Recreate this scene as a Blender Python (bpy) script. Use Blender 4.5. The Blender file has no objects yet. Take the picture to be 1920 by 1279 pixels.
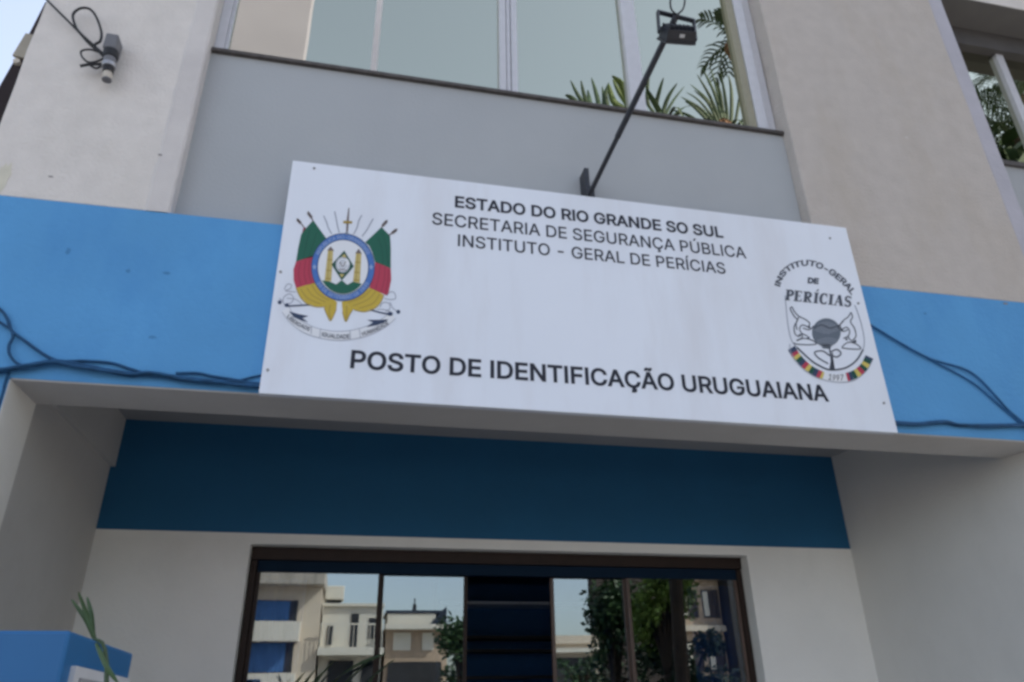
import bpy, bmesh, math, random, os
from mathutils import Vector, Matrix
from mathutils.geometry import delaunay_2d_cdt
random.seed(7)
SC = bpy.context.scene
COL = SC.collection
R = math.radians
EYE = 1.55                                   # camera height above the pavement
CAM = Vector((0, -3.0, EYE))                 # the facade is the plane y = 0

# ------------------------------------------------------------------ camera
FW = Vector((0.19319015, 0.87927501, 0.43537688)).normalized()
RT = Vector((0.97801514, -0.20808063, -0.01374165)).normalized()
UP = RT.cross(FW).normalized(); RT = FW.cross(UP).normalized()
FPX = 1377.04
cam_d = bpy.data.cameras.new('camera')
cam_d.sensor_width = 36; cam_d.sensor_fit = 'HORIZONTAL'
cam_d.lens = FPX / 1920 * 36
cam_d.clip_start = 0.05; cam_d.clip_end = 2000
cam = bpy.data.objects.new('camera', cam_d); COL.objects.link(cam)
m3 = Matrix((RT, UP, -FW)).transposed()
cam.matrix_world = Matrix.Translation(CAM) @ m3.to_4x4()
SC.camera = cam

# ------------------------------------------------------------------ light
SUN_EL, SUN_AZ = 42.0, 62.0                  # azimuth clockwise from +y; the sun stands behind the building
w = bpy.data.worlds.new('World'); SC.world = w; w.use_nodes = True
nt = w.node_tree
sky = nt.nodes.new('ShaderNodeTexSky'); sky.sky_type = 'NISHITA'; sky.sun_disc = False
sky.sun_elevation = R(SUN_EL); sky.sun_rotation = R(SUN_AZ)
sky.air_density = 1.0; sky.dust_density = 1.6; sky.ozone_density = 1.0
bgn = nt.nodes['Background']; bgn.inputs['Strength'].default_value = 0.13
hz = nt.nodes.new('ShaderNodeHueSaturation'); hz.inputs['Saturation'].default_value = .62     # thin high haze
nt.links.new(sky.outputs['Color'], hz.inputs['Color']); nt.links.new(hz.outputs['Color'], bgn.inputs['Color'])
sl = bpy.data.lights.new('sun', 'SUN'); sl.energy = 3.0; sl.angle = R(0.5); sl.color = (1, .93, .82)
so = bpy.data.objects.new('sun', sl); COL.objects.link(so)
sd = Vector((math.sin(R(SUN_AZ)) * math.cos(R(SUN_EL)), math.cos(R(SUN_AZ)) * math.cos(R(SUN_EL)), math.sin(R(SUN_EL))))
so.rotation_euler = sd.to_track_quat('Z', 'Y').to_euler()
so.location = (0, 0, 40)
SC.view_settings.view_transform = 'Standard'; SC.view_settings.look = 'None'
SC.view_settings.exposure = 1.57; SC.view_settings.gamma = 1
SC.cycles.filter_width = 3.0                 # the photograph is soft
SC.cycles.max_bounces = 10; SC.cycles.diffuse_bounces = 6; SC.cycles.transparent_max_bounces = 12

# ------------------------------------------------------------------ helpers
def at(px, py, y):
    """the point of the plane y that the photograph shows at (px, py)"""
    d = FW * FPX + RT * (px - 960) - UP * (py - 639.5)
    return CAM + d * ((y - CAM.y) / d.y)

def refl(px, py, yr, yg):
    """the point at depth yr in front of the facade whose mirror image in the glass yg shows at (px, py)"""
    p = at(px, py, 2 * yg - yr); return Vector((p.x, yr, p.z))

def ntree(name):
    m = bpy.data.materials.new(name); m.use_nodes = True
    n = m.node_tree; return m, n, n.nodes['Principled BSDF']

def mat(name, col, rough=.8, var=.08, scale=6.0, bump=.0, bscale=60.0, metal=0., spec=.3, stain_or_sheen=None, stain_sheen_scale=1.2, stain_sheen_amt=.35, stretch=(1, 1, 1)):
    m, n, b = ntree(name)
    b.inputs['Roughness'].default_value = rough; b.inputs['Metallic'].default_value = metal
    b.inputs['Specular IOR Level'].default_value = spec
    tc = n.nodes.new('ShaderNodeTexCoord')
    nz = n.nodes.new('ShaderNodeTexNoise'); nz.inputs['Scale'].default_value = scale; nz.inputs['Detail'].default_value = 8
    n.links.new(tc.outputs['Object'], nz.inputs['Vector'])
    rp = n.nodes.new('ShaderNodeValToRGB'); rp.color_ramp.elements[0].position = .3; rp.color_ramp.elements[1].position = .7
    rp.color_ramp.elements[0].color = (*[c * (1 - var) for c in col], 1); rp.color_ramp.elements[1].color = (*[min(1, c * (1 + var)) for c in col], 1)
    n.links.new(nz.outputs['Fac'], rp.inputs['Fac'])
    out = rp.outputs['Color']
    if stain_or_sheen:
        mp = n.nodes.new('ShaderNodeMapping'); mp.inputs['Scale'].default_value = stretch
        n.links.new(tc.outputs['Object'], mp.inputs['Vector'])
        n2 = n.nodes.new('ShaderNodeTexNoise'); n2.inputs['Scale'].default_value = stain_sheen_scale; n2.inputs['Detail'].default_value = 10; n2.inputs['Roughness'].default_value = .65
        n.links.new(mp.outputs['Vector'], n2.inputs['Vector'])
        r2 = n.nodes.new('ShaderNodeValToRGB'); r2.color_ramp.elements[0].position = .48; r2.color_ramp.elements[1].position = .72
        r2.color_ramp.elements[0].color = (0, 0, 0, 1); r2.color_ramp.elements[1].color = (stain_sheen_amt, stain_sheen_amt, stain_sheen_amt, 1)
        n.links.new(n2.outputs['Fac'], r2.inputs['Fac'])
        mx = n.nodes.new('ShaderNodeMixRGB'); mx.inputs['Color2'].default_value = (*stain_or_sheen, 1)
        n.links.new(r2.outputs['Color'], mx.inputs['Fac']); n.links.new(out, mx.inputs['Color1'])
        out = mx.outputs['Color']
    n.links.new(out, b.inputs['Base Color'])
    if bump:
        nb = n.nodes.new('ShaderNodeTexNoise'); nb.inputs['Scale'].default_value = bscale; nb.inputs['Detail'].default_value = 6
        n.links.new(tc.outputs['Object'], nb.inputs['Vector'])
        bp = n.nodes.new('ShaderNodeBump'); bp.inputs['Strength'].default_value = bump; bp.inputs['Distance'].default_value = .02
        n.links.new(nb.outputs['Fac'], bp.inputs['Height']); n.links.new(bp.outputs['Normal'], b.inputs['Normal'])
    return m

def glass(name, refl_col=(.9, .93, .95), fac=.6, trans=(.35, .4, .42), wav=.0):
    m, n, b = ntree(name); n.nodes.remove(b)
    o = n.nodes['Material Output']
    g = n.nodes.new('ShaderNodeBsdfGlossy'); g.inputs['Roughness'].default_value = .0; g.inputs['Color'].default_value = (*refl_col, 1)
    t = n.nodes.new('ShaderNodeBsdfTransparent'); t.inputs['Color'].default_value = (*trans, 1)
    lw = n.nodes.new('ShaderNodeLayerWeight'); lw.inputs['Blend'].default_value = .35
    ma = n.nodes.new('ShaderNodeMath'); ma.operation = 'MULTIPLY_ADD'; ma.inputs[1].default_value = (1 - fac) * .8; ma.inputs[2].default_value = fac; ma.use_clamp = True
    n.links.new(lw.outputs['Fresnel'], ma.inputs[0])
    mx = n.nodes.new('ShaderNodeMixShader')
    n.links.new(ma.outputs[0], mx.inputs[0]); n.links.new(t.outputs[0], mx.inputs[1]); n.links.new(g.outputs[0], mx.inputs[2])
    n.links.new(mx.outputs[0], o.inputs['Surface'])
    if wav:
        tc = n.nodes.new('ShaderNodeTexCoord')
        nb = n.nodes.new('ShaderNodeTexNoise'); nb.inputs['Scale'].default_value = 1.6; nb.inputs['Detail'].default_value = 1
        n.links.new(tc.outputs['Object'], nb.inputs['Vector'])
        bp = n.nodes.new('ShaderNodeBump'); bp.inputs['Strength'].default_value = wav; bp.inputs['Distance'].default_value = .02
        n.links.new(nb.outputs['Fac'], bp.inputs['Height']); n.links.new(bp.outputs['Normal'], g.inputs['Normal'])
    return m

def flat(name, col, rough=.6):
    m, n, b = ntree(name); b.inputs['Base Color'].default_value = (*col, 1); b.inputs['Roughness'].default_value = rough
    b.inputs['Specular IOR Level'].default_value = .3
    return m

def tag(o, label=None, cat=None, group=None, kind=None):
    for k, v in (('label', label), ('category', cat), ('group', group), ('kind', kind)):
        if v: o[k] = v
    return o

def empty(name, loc, label, cat, group=None):
    o = bpy.data.objects.new(name, None); COL.objects.link(o); o.location = loc
    o.empty_display_size = .2
    return tag(o, label, cat, group)

def obj(name, bm, mats, parent=None, smooth=False, bevel=0):
    me = bpy.data.meshes.new(name)
    if smooth:
        for f in bm.faces: f.smooth = True
    bm.to_mesh(me); bm.free()
    for m in (mats if isinstance(mats, (list, tuple)) else [mats]): me.materials.append(m)
    o = bpy.data.objects.new(name, me); COL.objects.link(o)
    if parent:                                        # children are modelled in world coordinates
        o.parent = parent
        loc = Vector((0, 0, 0)); p = parent
        while p: loc += p.location; p = p.parent
        me.transform(Matrix.Translation(-loc))
    if bevel:
        md = o.modifiers.new('bevel', 'BEVEL'); md.width = bevel; md.segments = 2; md.limit_method = 'ANGLE'
    return o

def box(bm, x0, x1, y0, y1, z0, z1, mi=0):
    v = [bm.verts.new((x, y, z)) for x in (x0, x1) for y in (y0, y1) for z in (z0, z1)]
    for q in ((0, 1, 3, 2), (4, 6, 7, 5), (0, 4, 5, 1), (2, 3, 7, 6), (0, 2, 6, 4), (1, 5, 7, 3)):
        bm.faces.new([v[i] for i in q]).material_index = mi
    return v

def boxes(*bs):
    bm = bmesh.new()
    for b in bs: box(bm, *b)
    return bm

def tube(bm, pts, r, n=8, cap=True):
    """round tube along points; r a number or one per point"""
    pts = [Vector(p) for p in pts]; rs = r if isinstance(r, (list, tuple)) else [r] * len(pts)
    rings = []; prev = None
    for i, p in enumerate(pts):
        d = (pts[min(i + 1, len(pts) - 1)] - pts[max(i - 1, 0)]).normalized()
        if prev is None:
            a = d.cross(Vector((0, 0, 1))); a = a if a.length > .01 else d.cross(Vector((1, 0, 0)))
        else:
            a = prev - d * prev.dot(d)
        a.normalize(); prev = a; b = d.cross(a)
        rings.append([bm.verts.new(p + (a * math.cos(t) + b * math.sin(t)) * rs[i]) for t in [2 * math.pi * k / n for k in range(n)]])
    for A, B in zip(rings, rings[1:]):
        for k in range(n): bm.faces.new((A[k], A[(k + 1) % n], B[(k + 1) % n], B[k]))
    if cap: bm.faces.new(rings[0][::-1]); bm.faces.new(rings[-1])
    return bm

def spline(pts, n=6):
    pts = [Vector(p) for p in pts]; out = []
    for i in range(len(pts) - 1):
        p0, p1, p2, p3 = pts[max(i - 1, 0)], pts[i], pts[i + 1], pts[min(i + 2, len(pts) - 1)]
        for k in range(n):
            t = k / n
            out.append(.5 * (2 * p1 + (p2 - p0) * t + (2 * p0 - 5 * p1 + 4 * p2 - p3) * t * t + (3 * p1 - p0 - 3 * p2 + p3) * t ** 3))
    out.append(pts[-1]); return out

def prism(bm, poly, y0, y1):
    a = [bm.verts.new((x, y0, z)) for x, z in poly]; b = [bm.verts.new((x, y1, z)) for x, z in poly]
    n = len(poly)
    bm.faces.new(a); bm.faces.new(b[::-1])
    for i in range(n): bm.faces.new((a[(i + 1) % n], a[i], b[i], b[(i + 1) % n]))
    bmesh.ops.recalc_face_normals(bm, faces=bm.faces[:])
    return bm

# ------------------------------------------------------------------ materials
M = {}
M['plaster'] = mat('weathered_plaster', (.68, .632, .585), .9, .05, 9.0, .35, 60, stain_or_sheen=(.52, .48, .42), stain_sheen_scale=2.2, stain_sheen_amt=.25, stretch=(1.5, 1, .6))
M['plaster_trim'] = mat('plaster_trim', (.62, .58, .55), .9, .06, 5.0, .15, 40, stain_or_sheen=(.45, .42, .42), stain_sheen_scale=2, stain_sheen_amt=.4)
M['grey_paint'] = mat('grey_paint', (.40, .415, .425), .85, .03, 1.5, .1, 70, stain_or_sheen=(.33, .34, .36), stain_sheen_scale=.9, stain_sheen_amt=.35, stretch=(1, 1, .4))
M['blue_paint'] = mat('blue_paint', (.10, .315, .59), .8, .05, 2.5, .18, 55, stain_or_sheen=(.06, .23, .52), stain_sheen_scale=2.2, stain_sheen_amt=.35, stretch=(1.6, 1, .7))
M['navy_paint'] = mat('navy_paint', (.015, .105, .218), .75, .05, 2.0, .1, 60)
M['white_wall'] = mat('white_wall', (.78, .755, .70), .85, .04, 2.0, .12, 60, stain_or_sheen=(.52, .5, .46), stain_sheen_scale=1.1, stain_sheen_amt=.3)
M['soffit_paint'] = mat('soffit_paint', (.52, .50, .47), .85, .05, 2, .12, 60, stain_or_sheen=(.4, .38, .35), stain_sheen_scale=1.5, stain_sheen_amt=.4)
M['ceiling_paint'] = mat('ceiling_paint', (.34, .34, .34), .85, .03, 2)
M['sill_stone'] = mat('sill_stone', (.085, .075, .07), .6, .2, 30)
M['alu'] = mat('pale_aluminium', (.55, .55, .58), .45, .04, 20, metal=.0, spec=.5)
M['alu_olive'] = mat('olive_aluminium', (.30, .28, .20), .5, .05, 20)
M['bronze'] = mat('brown_aluminium', (.026, .015, .011), .5, .15, 15, spec=.2)
M['bronze_light'] = mat('worn_brown_stile', (.085, .05, .036), .45, .15, 15, spec=.5)
M['transom_film'] = mat('navy_transom', (.005, .016, .034), .7, .1, 8, spec=.1)
M['glass_up'] = glass('window_glass', (.60, .61, .49), .86, (.3, .35, .35), .03)
M['glass_door'] = glass('door_glass', (.78, .86, .89), .19, (.5, .55, .6), .02)
M['room'] = mat('room_wall', (.30, .30, .30), .9, .03)
M['navy_room'] = mat('navy_room', (.03, .115, .28), .8, .08)
M['blue_curtain'] = mat('blue_cloth', (.10, .30, .75), .8, .12, 14, stretch=(1, 1, .1))
M['sign_white'] = mat('sign_vinyl', (.76, .79, .85), .2, .02, 1.5, .09, 1.3, spec=.5, stain_or_sheen=(.66, .655, .68), stain_sheen_scale=1.5, stain_sheen_amt=.55, stretch=(2.2, 1, .4))  # streaked tone puts reflection patches of the glossy vinyl into the colour
M['black_metal'] = mat('black_metal', (.018, .02, .028), .45, .2, 30, spec=.5)
M['cable'] = mat('black_cable', (.02, .02, .022), .6, .2, 30)
M['cable_pale'] = mat('pale_painted_cable', (.026, .115, .26), .7, .2, 25)
M['cable_blue'] = mat('painted_cable', (.014, .07, .16), .7, .25, 25)
M['grey_plastic'] = mat('grey_plastic', (.16, .16, .17), .6, .1, 30)
M['ring_metal'] = mat('ring_metal', (.33, .33, .34), .35, .1, 30, metal=.6)
M['beige_plastic'] = mat('beige_plastic', (.50, .45, .38), .6, .1, 30)
M['totem_blue'] = mat('totem_blue', (.018, .125, .305), .45, .06, 3, spec=.4)
M['panel_grey'] = mat('panel_grey', (.30, .30, .31), .7, .08, 8)
M['panel_white'] = mat('panel_white', (.55, .55, .56), .6, .04, 8)
M['leaf'] = mat('leaf_green', (.045, .09, .03), .5, .35, 4, spec=.4)
M['leaf_dark'] = mat('leaf_dark', (.040, .072, .032), .5, .35, 4, spec=.4)
M['leaf_yellow'] = mat('leaf_yellow', (.11, .155, .04), .5, .3, 4, spec=.4)
M['leaf_light'] = mat('leaf_light', (.20, .29, .06), .5, .3, 4, spec=.4)
M['bark'] = mat('bark', (.05, .036, .026), .9, .3, 8, .4, 20)
M['dead_frond'] = mat('dead_frond', (.20, .10, .06), .9, .3, 8)
M['clay'] = mat('clay_pot', (.30, .13, .07), .8, .15, 8)
M['pavement'] = mat('pavement_tiles', (.34, .32, .30), .9, .12, 3, .2, 20)
M['asphalt'] = mat('asphalt', (.055, .055, .057), .9, .2, 12, .3, 60)
M['earth'] = mat('plaza_ground', (.30, .27, .21), .95, .2, .6)
M['kerb'] = mat('kerb_stone', (.42, .41, .39), .9, .1, 5)
M['concrete'] = mat('stained_concrete', (.42, .38, .33), .9, .1, 2, stain_or_sheen=(.20, .17, .14), stain_sheen_scale=1.6, stain_sheen_amt=.7, stretch=(3, 3, .4))
M['cream'] = mat('cream_wall', (.62, .53, .43), .9, .06, 1)
M['white_far'] = mat('white_render', (.68, .64, .56), .9, .06, 1, stain_or_sheen=(.5, .46, .4), stain_sheen_scale=1, stain_sheen_amt=.5)
M['far_blue'] = mat('far_blue_shutter', (.05, .13, .32), .6, .1, 3)
M['far_dark'] = mat('far_dark_opening', (.03, .03, .033), .6, .2, 3)
M['far_brown'] = mat('far_brown_wall', (.062, .048, .042), .9, .15, .6)
M['far_tan'] = mat('far_tan_wall', (.45, .34, .25), .9, .1, 1)
M['tower_pale'] = mat('tower_pale', (.30, .285, .36), .9, .05, .3)
M['solar'] = mat('dark_roof_sheet', (.03, .04, .06), .4, .2, 2)
M['nb_brown'] = mat('dark_brown_wall', (.03, .022, .024), .9, .3, 2)
M['nb_beige'] = mat('beige_band', (.33, .30, .25), .9, .1, 4)
M['screw'] = mat('screw_steel', (.25, .24, .23), .4, .1, 20, metal=.8)

# ------------------------------------------------------------------ ground, street
Z = EYE
def structure(name, bm, m): return tag(obj(name, bm, m), kind='structure')
def sheet(x0, x1, y0, y1, z):
    bm = bmesh.new(); bm.faces.new([bm.verts.new(p) for p in ((x0, y0, z), (x1, y0, z), (x1, y1, z), (x0, y1, z))]); return bm
structure('ground', sheet(-900, 900, -900, 900, -.14), M['earth'])
structure('pavement', boxes((-60, 60, -6.8, 1.6, -.3, 0)), M['pavement'])
structure('road', sheet(-200, 200, -14, -7.0, -.13), M['asphalt'])
structure('kerb', boxes((-60, 60, -7.0, -6.802, -.3, .002)), M['kerb'])
structure('plaza', boxes((-60, 60, -33.0, -14.0, -.3, .0)), M['pavement'])

# ------------------------------------------------------------------ the office building
B = empty('office_building', (1.0, .1, 0), 'plastered two-tone office building with blue band, grey spandrel and recessed porch, filling the picture', 'building')
XL, XP, XQ, XR, XT = -1.713, -.920, 2.394, 3.795, 3.920     # facade edge, pillar edges, trim
ZB0, ZB1 = Z + 1.1505, Z + 1.992                             # blue band
TOP = 12.0
# band and beam: one solid, its underside is the soffit of the porch mouth
obj('band', boxes((XL, 9, 0, .277, ZB0, ZB1)), [M['blue_paint']], B)
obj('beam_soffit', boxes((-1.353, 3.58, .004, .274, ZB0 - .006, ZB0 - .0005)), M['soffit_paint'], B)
# pillars: slightly uneven front faces so the edges are not machine straight
def pillar(x0, x1, z0, z1, y0=0, y1=.5, m=None, name='pillar', edge=.004, seed=1):
    rr = random.Random(seed); bm = bmesh.new(); n = 40; rows = []
    for i in range(n + 1):
        z = z0 + (z1 - z0) * i / n
        a = rr.uniform(-edge, edge); b = rr.uniform(-edge, edge)
        rows.append([bm.verts.new(p) for p in ((x0 + a, y0, z), (x1 + b, y0, z), (x1 + b, y1, z), (x0 + a, y1, z))])
    for A, C in zip(rows, rows[1:]):
        for k in range(4): bm.faces.new((A[k], A[(k + 1) % 4], C[(k + 1) % 4], C[k]))
    bm.faces.new(rows[0][::-1]); bm.faces.new(rows[-1])
    return obj(name, bm, m or M['plaster'], B, bevel=.006)
pillar(XL, XP - .05, ZB1, TOP, seed=1)
# raised corner strip of the left pillar with the old plaster ending above the band
bm = bmesh.new(); rr = random.Random(3); rows = []
z = ZB1
while z <= Z + 5.2:
    t = (z - ZB1) / 2.0
    w0 = XP - .100 + rr.uniform(-.004, .004)
    yy = -.004
    rows.append([bm.verts.new(p) for p in ((w0 - .012, .002, z), (w0 + .006, yy, z), (XP - .008 + rr.uniform(-.003, .003), yy, z), (XP, yy + .008, z), (XP, .5, z))])
    z += .06
for A, C in zip(rows, rows[1:]):
    for k in range(4): bm.faces.new((A[k], A[k + 1], C[k + 1], C[k]))
obj('corner_strip', bm, M['plaster_trim'], B, smooth=False)
obj('corner_strip', boxes((XP - .0499, XP, 0.001, .5, Z + 5.2, TOP)), M['plaster_trim'], B)
M['plaster_dull'] = mat('dull_plaster', (.50, .452, .41), .9, .05, 9.0, .35, 60, stain_or_sheen=(.42, .36, .29), stain_sheen_scale=2.2, stain_sheen_amt=.4, stretch=(1.5, 1, .6))
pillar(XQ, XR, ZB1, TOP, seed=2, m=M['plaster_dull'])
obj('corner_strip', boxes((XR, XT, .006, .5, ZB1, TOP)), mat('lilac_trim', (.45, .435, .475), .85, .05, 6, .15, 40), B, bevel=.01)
def mark(name, px, py, w_, h_, m, seed, y=-.0012):
    """a scuff or patch of old paint with a ragged outline, a skin on the wall"""
    rr = random.Random(seed); c = at(px, py, y); bm = bmesh.new(); n = 18
    vs = [bm.verts.new((c.x + w_ * math.cos(2 * math.pi * k / n) * rr.uniform(.55, 1), y, c.z + h_ * math.sin(2 * math.pi * k / n) * rr.uniform(.55, 1))) for k in range(n)]
    bm.faces.new(vs); r_ = bmesh.ops.extrude_face_region(bm, geom=bm.faces[:])
    for v in [g_ for g_ in r_['geom'] if isinstance(g_, bmesh.types.BMVert)]: v.co.y += .0011
    bmesh.ops.recalc_face_normals(bm, faces=bm.faces[:])
    return obj(name, bm, m, B)
M['old_cream'] = mat('old_cream_paint', (.60, .565, .46), .9, .06, 14)
M['scuff'] = mat('dark_scuff', (.24, .22, .22), .9, .2, 30)
mark('paint_patch', 4, 335, .035, .12, M['old_cream'], 1); mark('scuff', 95, 331, .012, .006, M['scuff'], 2); mark('scuff', 1885, 569, .022, .008, M['scuff'], 5)
mark('scuff', 300, 290, .014, .005, M['scuff'], 8, -.0052); mark('scuff', 1700, 258, .02, .006, M['plaster_trim'], 9)
M['blue_scuff'] = mat('faded_blue', (.07, .225, .44), .85, .1, 14)
for px, py, a, b, sd_ in ((312, 512, .020, .008, 11), (285, 632, .022, .007, 12), (128, 470, .012, .02, 13), (1735, 588, .014, .006, 14), (240, 508, .010, .012, 15)): mark('scuff', px, py, a, b, M['blue_scuff'], sd_)
# spandrel under the main window
obj('spandrel', boxes((XP, XQ, .075, .5, ZB1, Z + 3.066)), M['grey_paint'], B)
# left pilaster and jamb of the porch
obj('pilaster', boxes((XL, -1.357, 0, .277, 0, ZB0)), M['blue_paint'], B)
obj('jamb', boxes((-1.357, -1.353, .003, .277, 0, ZB0 - .006)), M['white_wall'], B)
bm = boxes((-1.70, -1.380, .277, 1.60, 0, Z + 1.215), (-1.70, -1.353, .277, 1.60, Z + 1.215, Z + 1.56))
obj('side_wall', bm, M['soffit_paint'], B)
bm = bmesh.new(); prism(bm, [(3.523, 0), (4.0, 0), (4.0, ZB0 - .002), (3.523, ZB0 - .002)], 0, .27)
obj('pilaster', bm, M['blue_paint'], B)
bm = bmesh.new()
v = [(3.523, .001), (3.523, .277), (3.285, 1.60), (3.9, 1.60), (3.9, .277)]
a = [bm.verts.new((x, y, 0)) for x, y in [(3.519, .003), (3.282, 1.60), (3.52, 1.60), (3.5229, .003)]]
b = [bm.verts.new((q.co.x, q.co.y, ZB0 - .006 if q.co.y < .1 else ZB0 - .006)) for q in a]
for i in range(4): bm.faces.new((a[i], a[(i + 1) % 4], b[(i + 1) % 4], b[i]))
c = [bm.verts.new((x, y, zz)) for zz in (ZB0 - .006, Z + 1.56) for x, y in ((3.478, .279), (3.282, 1.60), (3.52, 1.60), (3.522, .279))]
for i in range(4): bm.faces.new((c[i], c[(i + 1) % 4], c[4 + (i + 1) % 4], c[4 + i]))
bmesh.ops.recalc_face_normals(bm, faces=bm.faces[:])
obj('side_wall', bm, mat('side_paint', (.65, .63, .59), .85, .04, 2.0, .12, 60, stain_or_sheen=(.5, .48, .44), stain_sheen_scale=1.3, stain_sheen_amt=.35, stretch=(1, 1, .5)), B)
obj('porch_ceiling', boxes((-1.70, 3.6, .279, 1.62, Z + 1.502, Z + 1.60)), M['ceiling_paint'], B)
# back wall of the porch: navy above, white below, round the door
obj('navy_fascia', boxes((-1.40, 3.5, 1.480, 1.58, Z + .862, Z + 1.502)), M['navy_paint'], B)
DX0, DX1, DZ = -.557, 2.526, Z + .803
bm = boxes((-1.40, DX0, 1.480, 1.62, 0, Z + .862), (DX1, 3.4, 1.480, 1.62, 0, Z + .862), (DX0, DX1, 1.480, 1.62, DZ, Z + .862))
obj('back_wall', bm, M['white_wall'], B)

# main window
W = obj('window', boxes((XP + .002, XP + .05, .095, .16, Z + 3.0905, Z + 5.0)), M['alu'], B)
obj('sill', boxes((XP + .003, XQ - .003, .052, .155, Z + 3.0665, Z + 3.090)), M['sill_stone'], W, bevel=.004)
fr = boxes((XP + .05, XP + .066, .108, .15, Z + 3.0905, Z + 5.0), (XQ - .14, XQ - .07, .09, .16, Z + 3.0905, Z + 5.0),
           (XQ - .07, XQ - .003, .115, .16, Z + 3.0905, Z + 5.0), (XP + .05, XQ - .14, .09, .16, Z + 4.93, Z + 5.0),
           (XP + .066, XQ - .195, .10, .15, Z + 3.0905, Z + 3.105))
obj('frame', fr, M['alu'], W, bevel=.004)
obj('stile', boxes((XQ - .195, XQ - .141, .10, .15, Z + 3.0905, Z + 4.93)), M['alu_olive'], W, bevel=.003)
obj('stile', boxes((.632, .672, .098, .142, Z + 3.105, Z + 4.93), (.676, .700, .104, .142, Z + 3.105, Z + 4.93), (.704, .742, .098, .142, Z + 3.105, Z + 4.93)), M['alu'], W, bevel=.003)
obj('stile', boxes((1.428, 1.525, .09, .142, Z + 3.105, Z + 4.93)), M['alu'], W, bevel=.005)
obj('stile', boxes((-.10, -.065, .122, .1285, Z + 3.105, Z + 4.93)), M['plaster_trim'], W)
for a, b, yy in ((XP + .066, .632, .131), (.742, 1.428, .1295), (1.525, XQ - .195, .131)):
    obj('pane', boxes((a, b, yy, yy + .005, Z + 3.10, Z + 4.93)), M['glass_up'], W)
obj('lintel', boxes((XP, XQ, .0, .5, Z + 5.0, TOP)), M['plaster'], B)

# right-hand window bay
W = obj('window', boxes((XT + .0, 7.5, .235, .36, Z + 4.432, Z + 4.72)), mat('dark_header', (.10, .095, .095), .7, .1), B)
obj('frame', boxes((4.590, 4.655, .27, .34, Z + 3.30, Z + 4.432), (5.9, 5.96, .27, .34, Z + 3.30, Z + 4.432), (4.0, 7.5, .275, .335, Z + 3.274, Z + 3.30)), M['alu'], W, bevel=.004)
obj('sill', boxes((XT, 7.5, .20, .36, Z + 3.235, Z + 3.274)), M['sill_stone'], W)
obj('pane', boxes((XT, 7.5, .305, .311, Z + 3.30, Z + 4.432)), M['glass_up'], W)
obj('lintel', boxes((XT, 7.5, .0, .234, Z + 4.612, TOP)), M['plaster'], B)
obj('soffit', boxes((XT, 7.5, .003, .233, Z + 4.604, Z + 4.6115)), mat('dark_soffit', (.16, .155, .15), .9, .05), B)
obj('lintel_back', boxes((XT, 7.5, .234, .5, Z + 4.72, TOP)), M['ceiling_paint'], B)
obj('spandrel', boxes((XT, 7.5, .22, .5, ZB1, Z + 3.235)), M['grey_paint'], B)
pillar(7.5, 9.0, ZB1, TOP, seed=5)
# the shell behind
obj('shell', boxes((XL, XL + .2, .5, 11, 0, TOP), (8.8, 9, .5, 11, 0, TOP), (XL, 9, 10.8, 11, 0, TOP), (XL, 9, 0.0, 11, TOP, TOP + .3)), M['plaster'], B)
obj('floor_slab', boxes((XL + .2, 8.8, .5, 10.8, Z + 1.8, Z + 2.0)), M['room'], B)
structure('floor', boxes((XL + .2, 8.8, 1.62, 10.8, -.1, .012)), M['navy_room'])

# sliding glass door
YG = 1.60
D = obj('sliding_door', boxes((DX0 + .003, DX1 - .003, 1.565, 1.64, Z + .732, DZ - .002)), M['bronze'], B)
obj('transom', boxes((DX0 + .045, DX1 - .04, 1.585, 1.61, Z + .665, Z + .728)), M['transom_film'], D)
obj('frame', boxes((DX0 + .003, DX0 + .04, 1.57, 1.64, 0, Z + .728)), M['bronze'], D, bevel=.003)
obj('frame', boxes((DX1 - .038, DX1 - .003, 1.575, 1.64, 0, Z + .728)), M['bronze'], D, bevel=.003)
def leaf(x0, x1, dy, m):
    L = obj('door_leaf', boxes((x0, x0 + .022, YG + dy - .014, YG + dy + .014, .02, Z + .663), (x1 - .022, x1, YG + dy - .014, YG + dy + .014, .02, Z + .663), (x0 + .022, x1 - .022, YG + dy - .012, YG + dy + .012, .02, .11)), m, D, bevel=.002)
    obj('pane', boxes((x0 + .022, x1 - .022, YG + dy - .003, YG + dy + .003, .11, Z + .70 if dy else Z + .663)), M['glass_door'], L)
leaf(DX0 + .042, .200, 0, M['bronze'])
leaf(.190, .716, .032, M['bronze'])
leaf(1.235, 1.735, .032, M['bronze_light'])
leaf(1.722, DX1 - .04, 0, M['bronze_light'])
# the room behind the door
structure('back_room_wall', boxes((XL + .2, 8.8, 5.0, 5.1, 0, Z + 1.8)), M['navy_room'])
structure('side_room_wall', boxes((XL + .2, XL + .3, 1.62, 5, 0, Z + 1.8), (3.6, 3.7, 1.62, 5, 0, Z + 1.8)), M['navy_room'])
c1 = at(870, 1125, 3.4); c2 = at(1075, 1125, 3.4)
T = empty('bookcase', (1.2, 3.6, 0), 'dark navy shelving with pale front edges, seen through the open door leaf', 'shelving')
obj('back_panel', boxes((c1.x - .2, c2.x + .3, 3.72, 3.74, .012, 2.45)), M['navy_room'], T)
obj('side_panel', boxes((c1.x - .22, c1.x - .2, 3.4, 3.74, .012, 2.45)), M['navy_room'], T)
obj('side_panel', boxes((c2.x + .3, c2.x + .32, 3.4, 3.74, .012, 2.45)), M['navy_room'], T)
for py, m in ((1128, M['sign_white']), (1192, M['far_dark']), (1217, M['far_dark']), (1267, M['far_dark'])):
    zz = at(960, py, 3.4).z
    obj('shelf', boxes((c1.x - .2, c2.x + .3, 3.4, 3.72, zz - .022, zz)), m, T)
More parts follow.
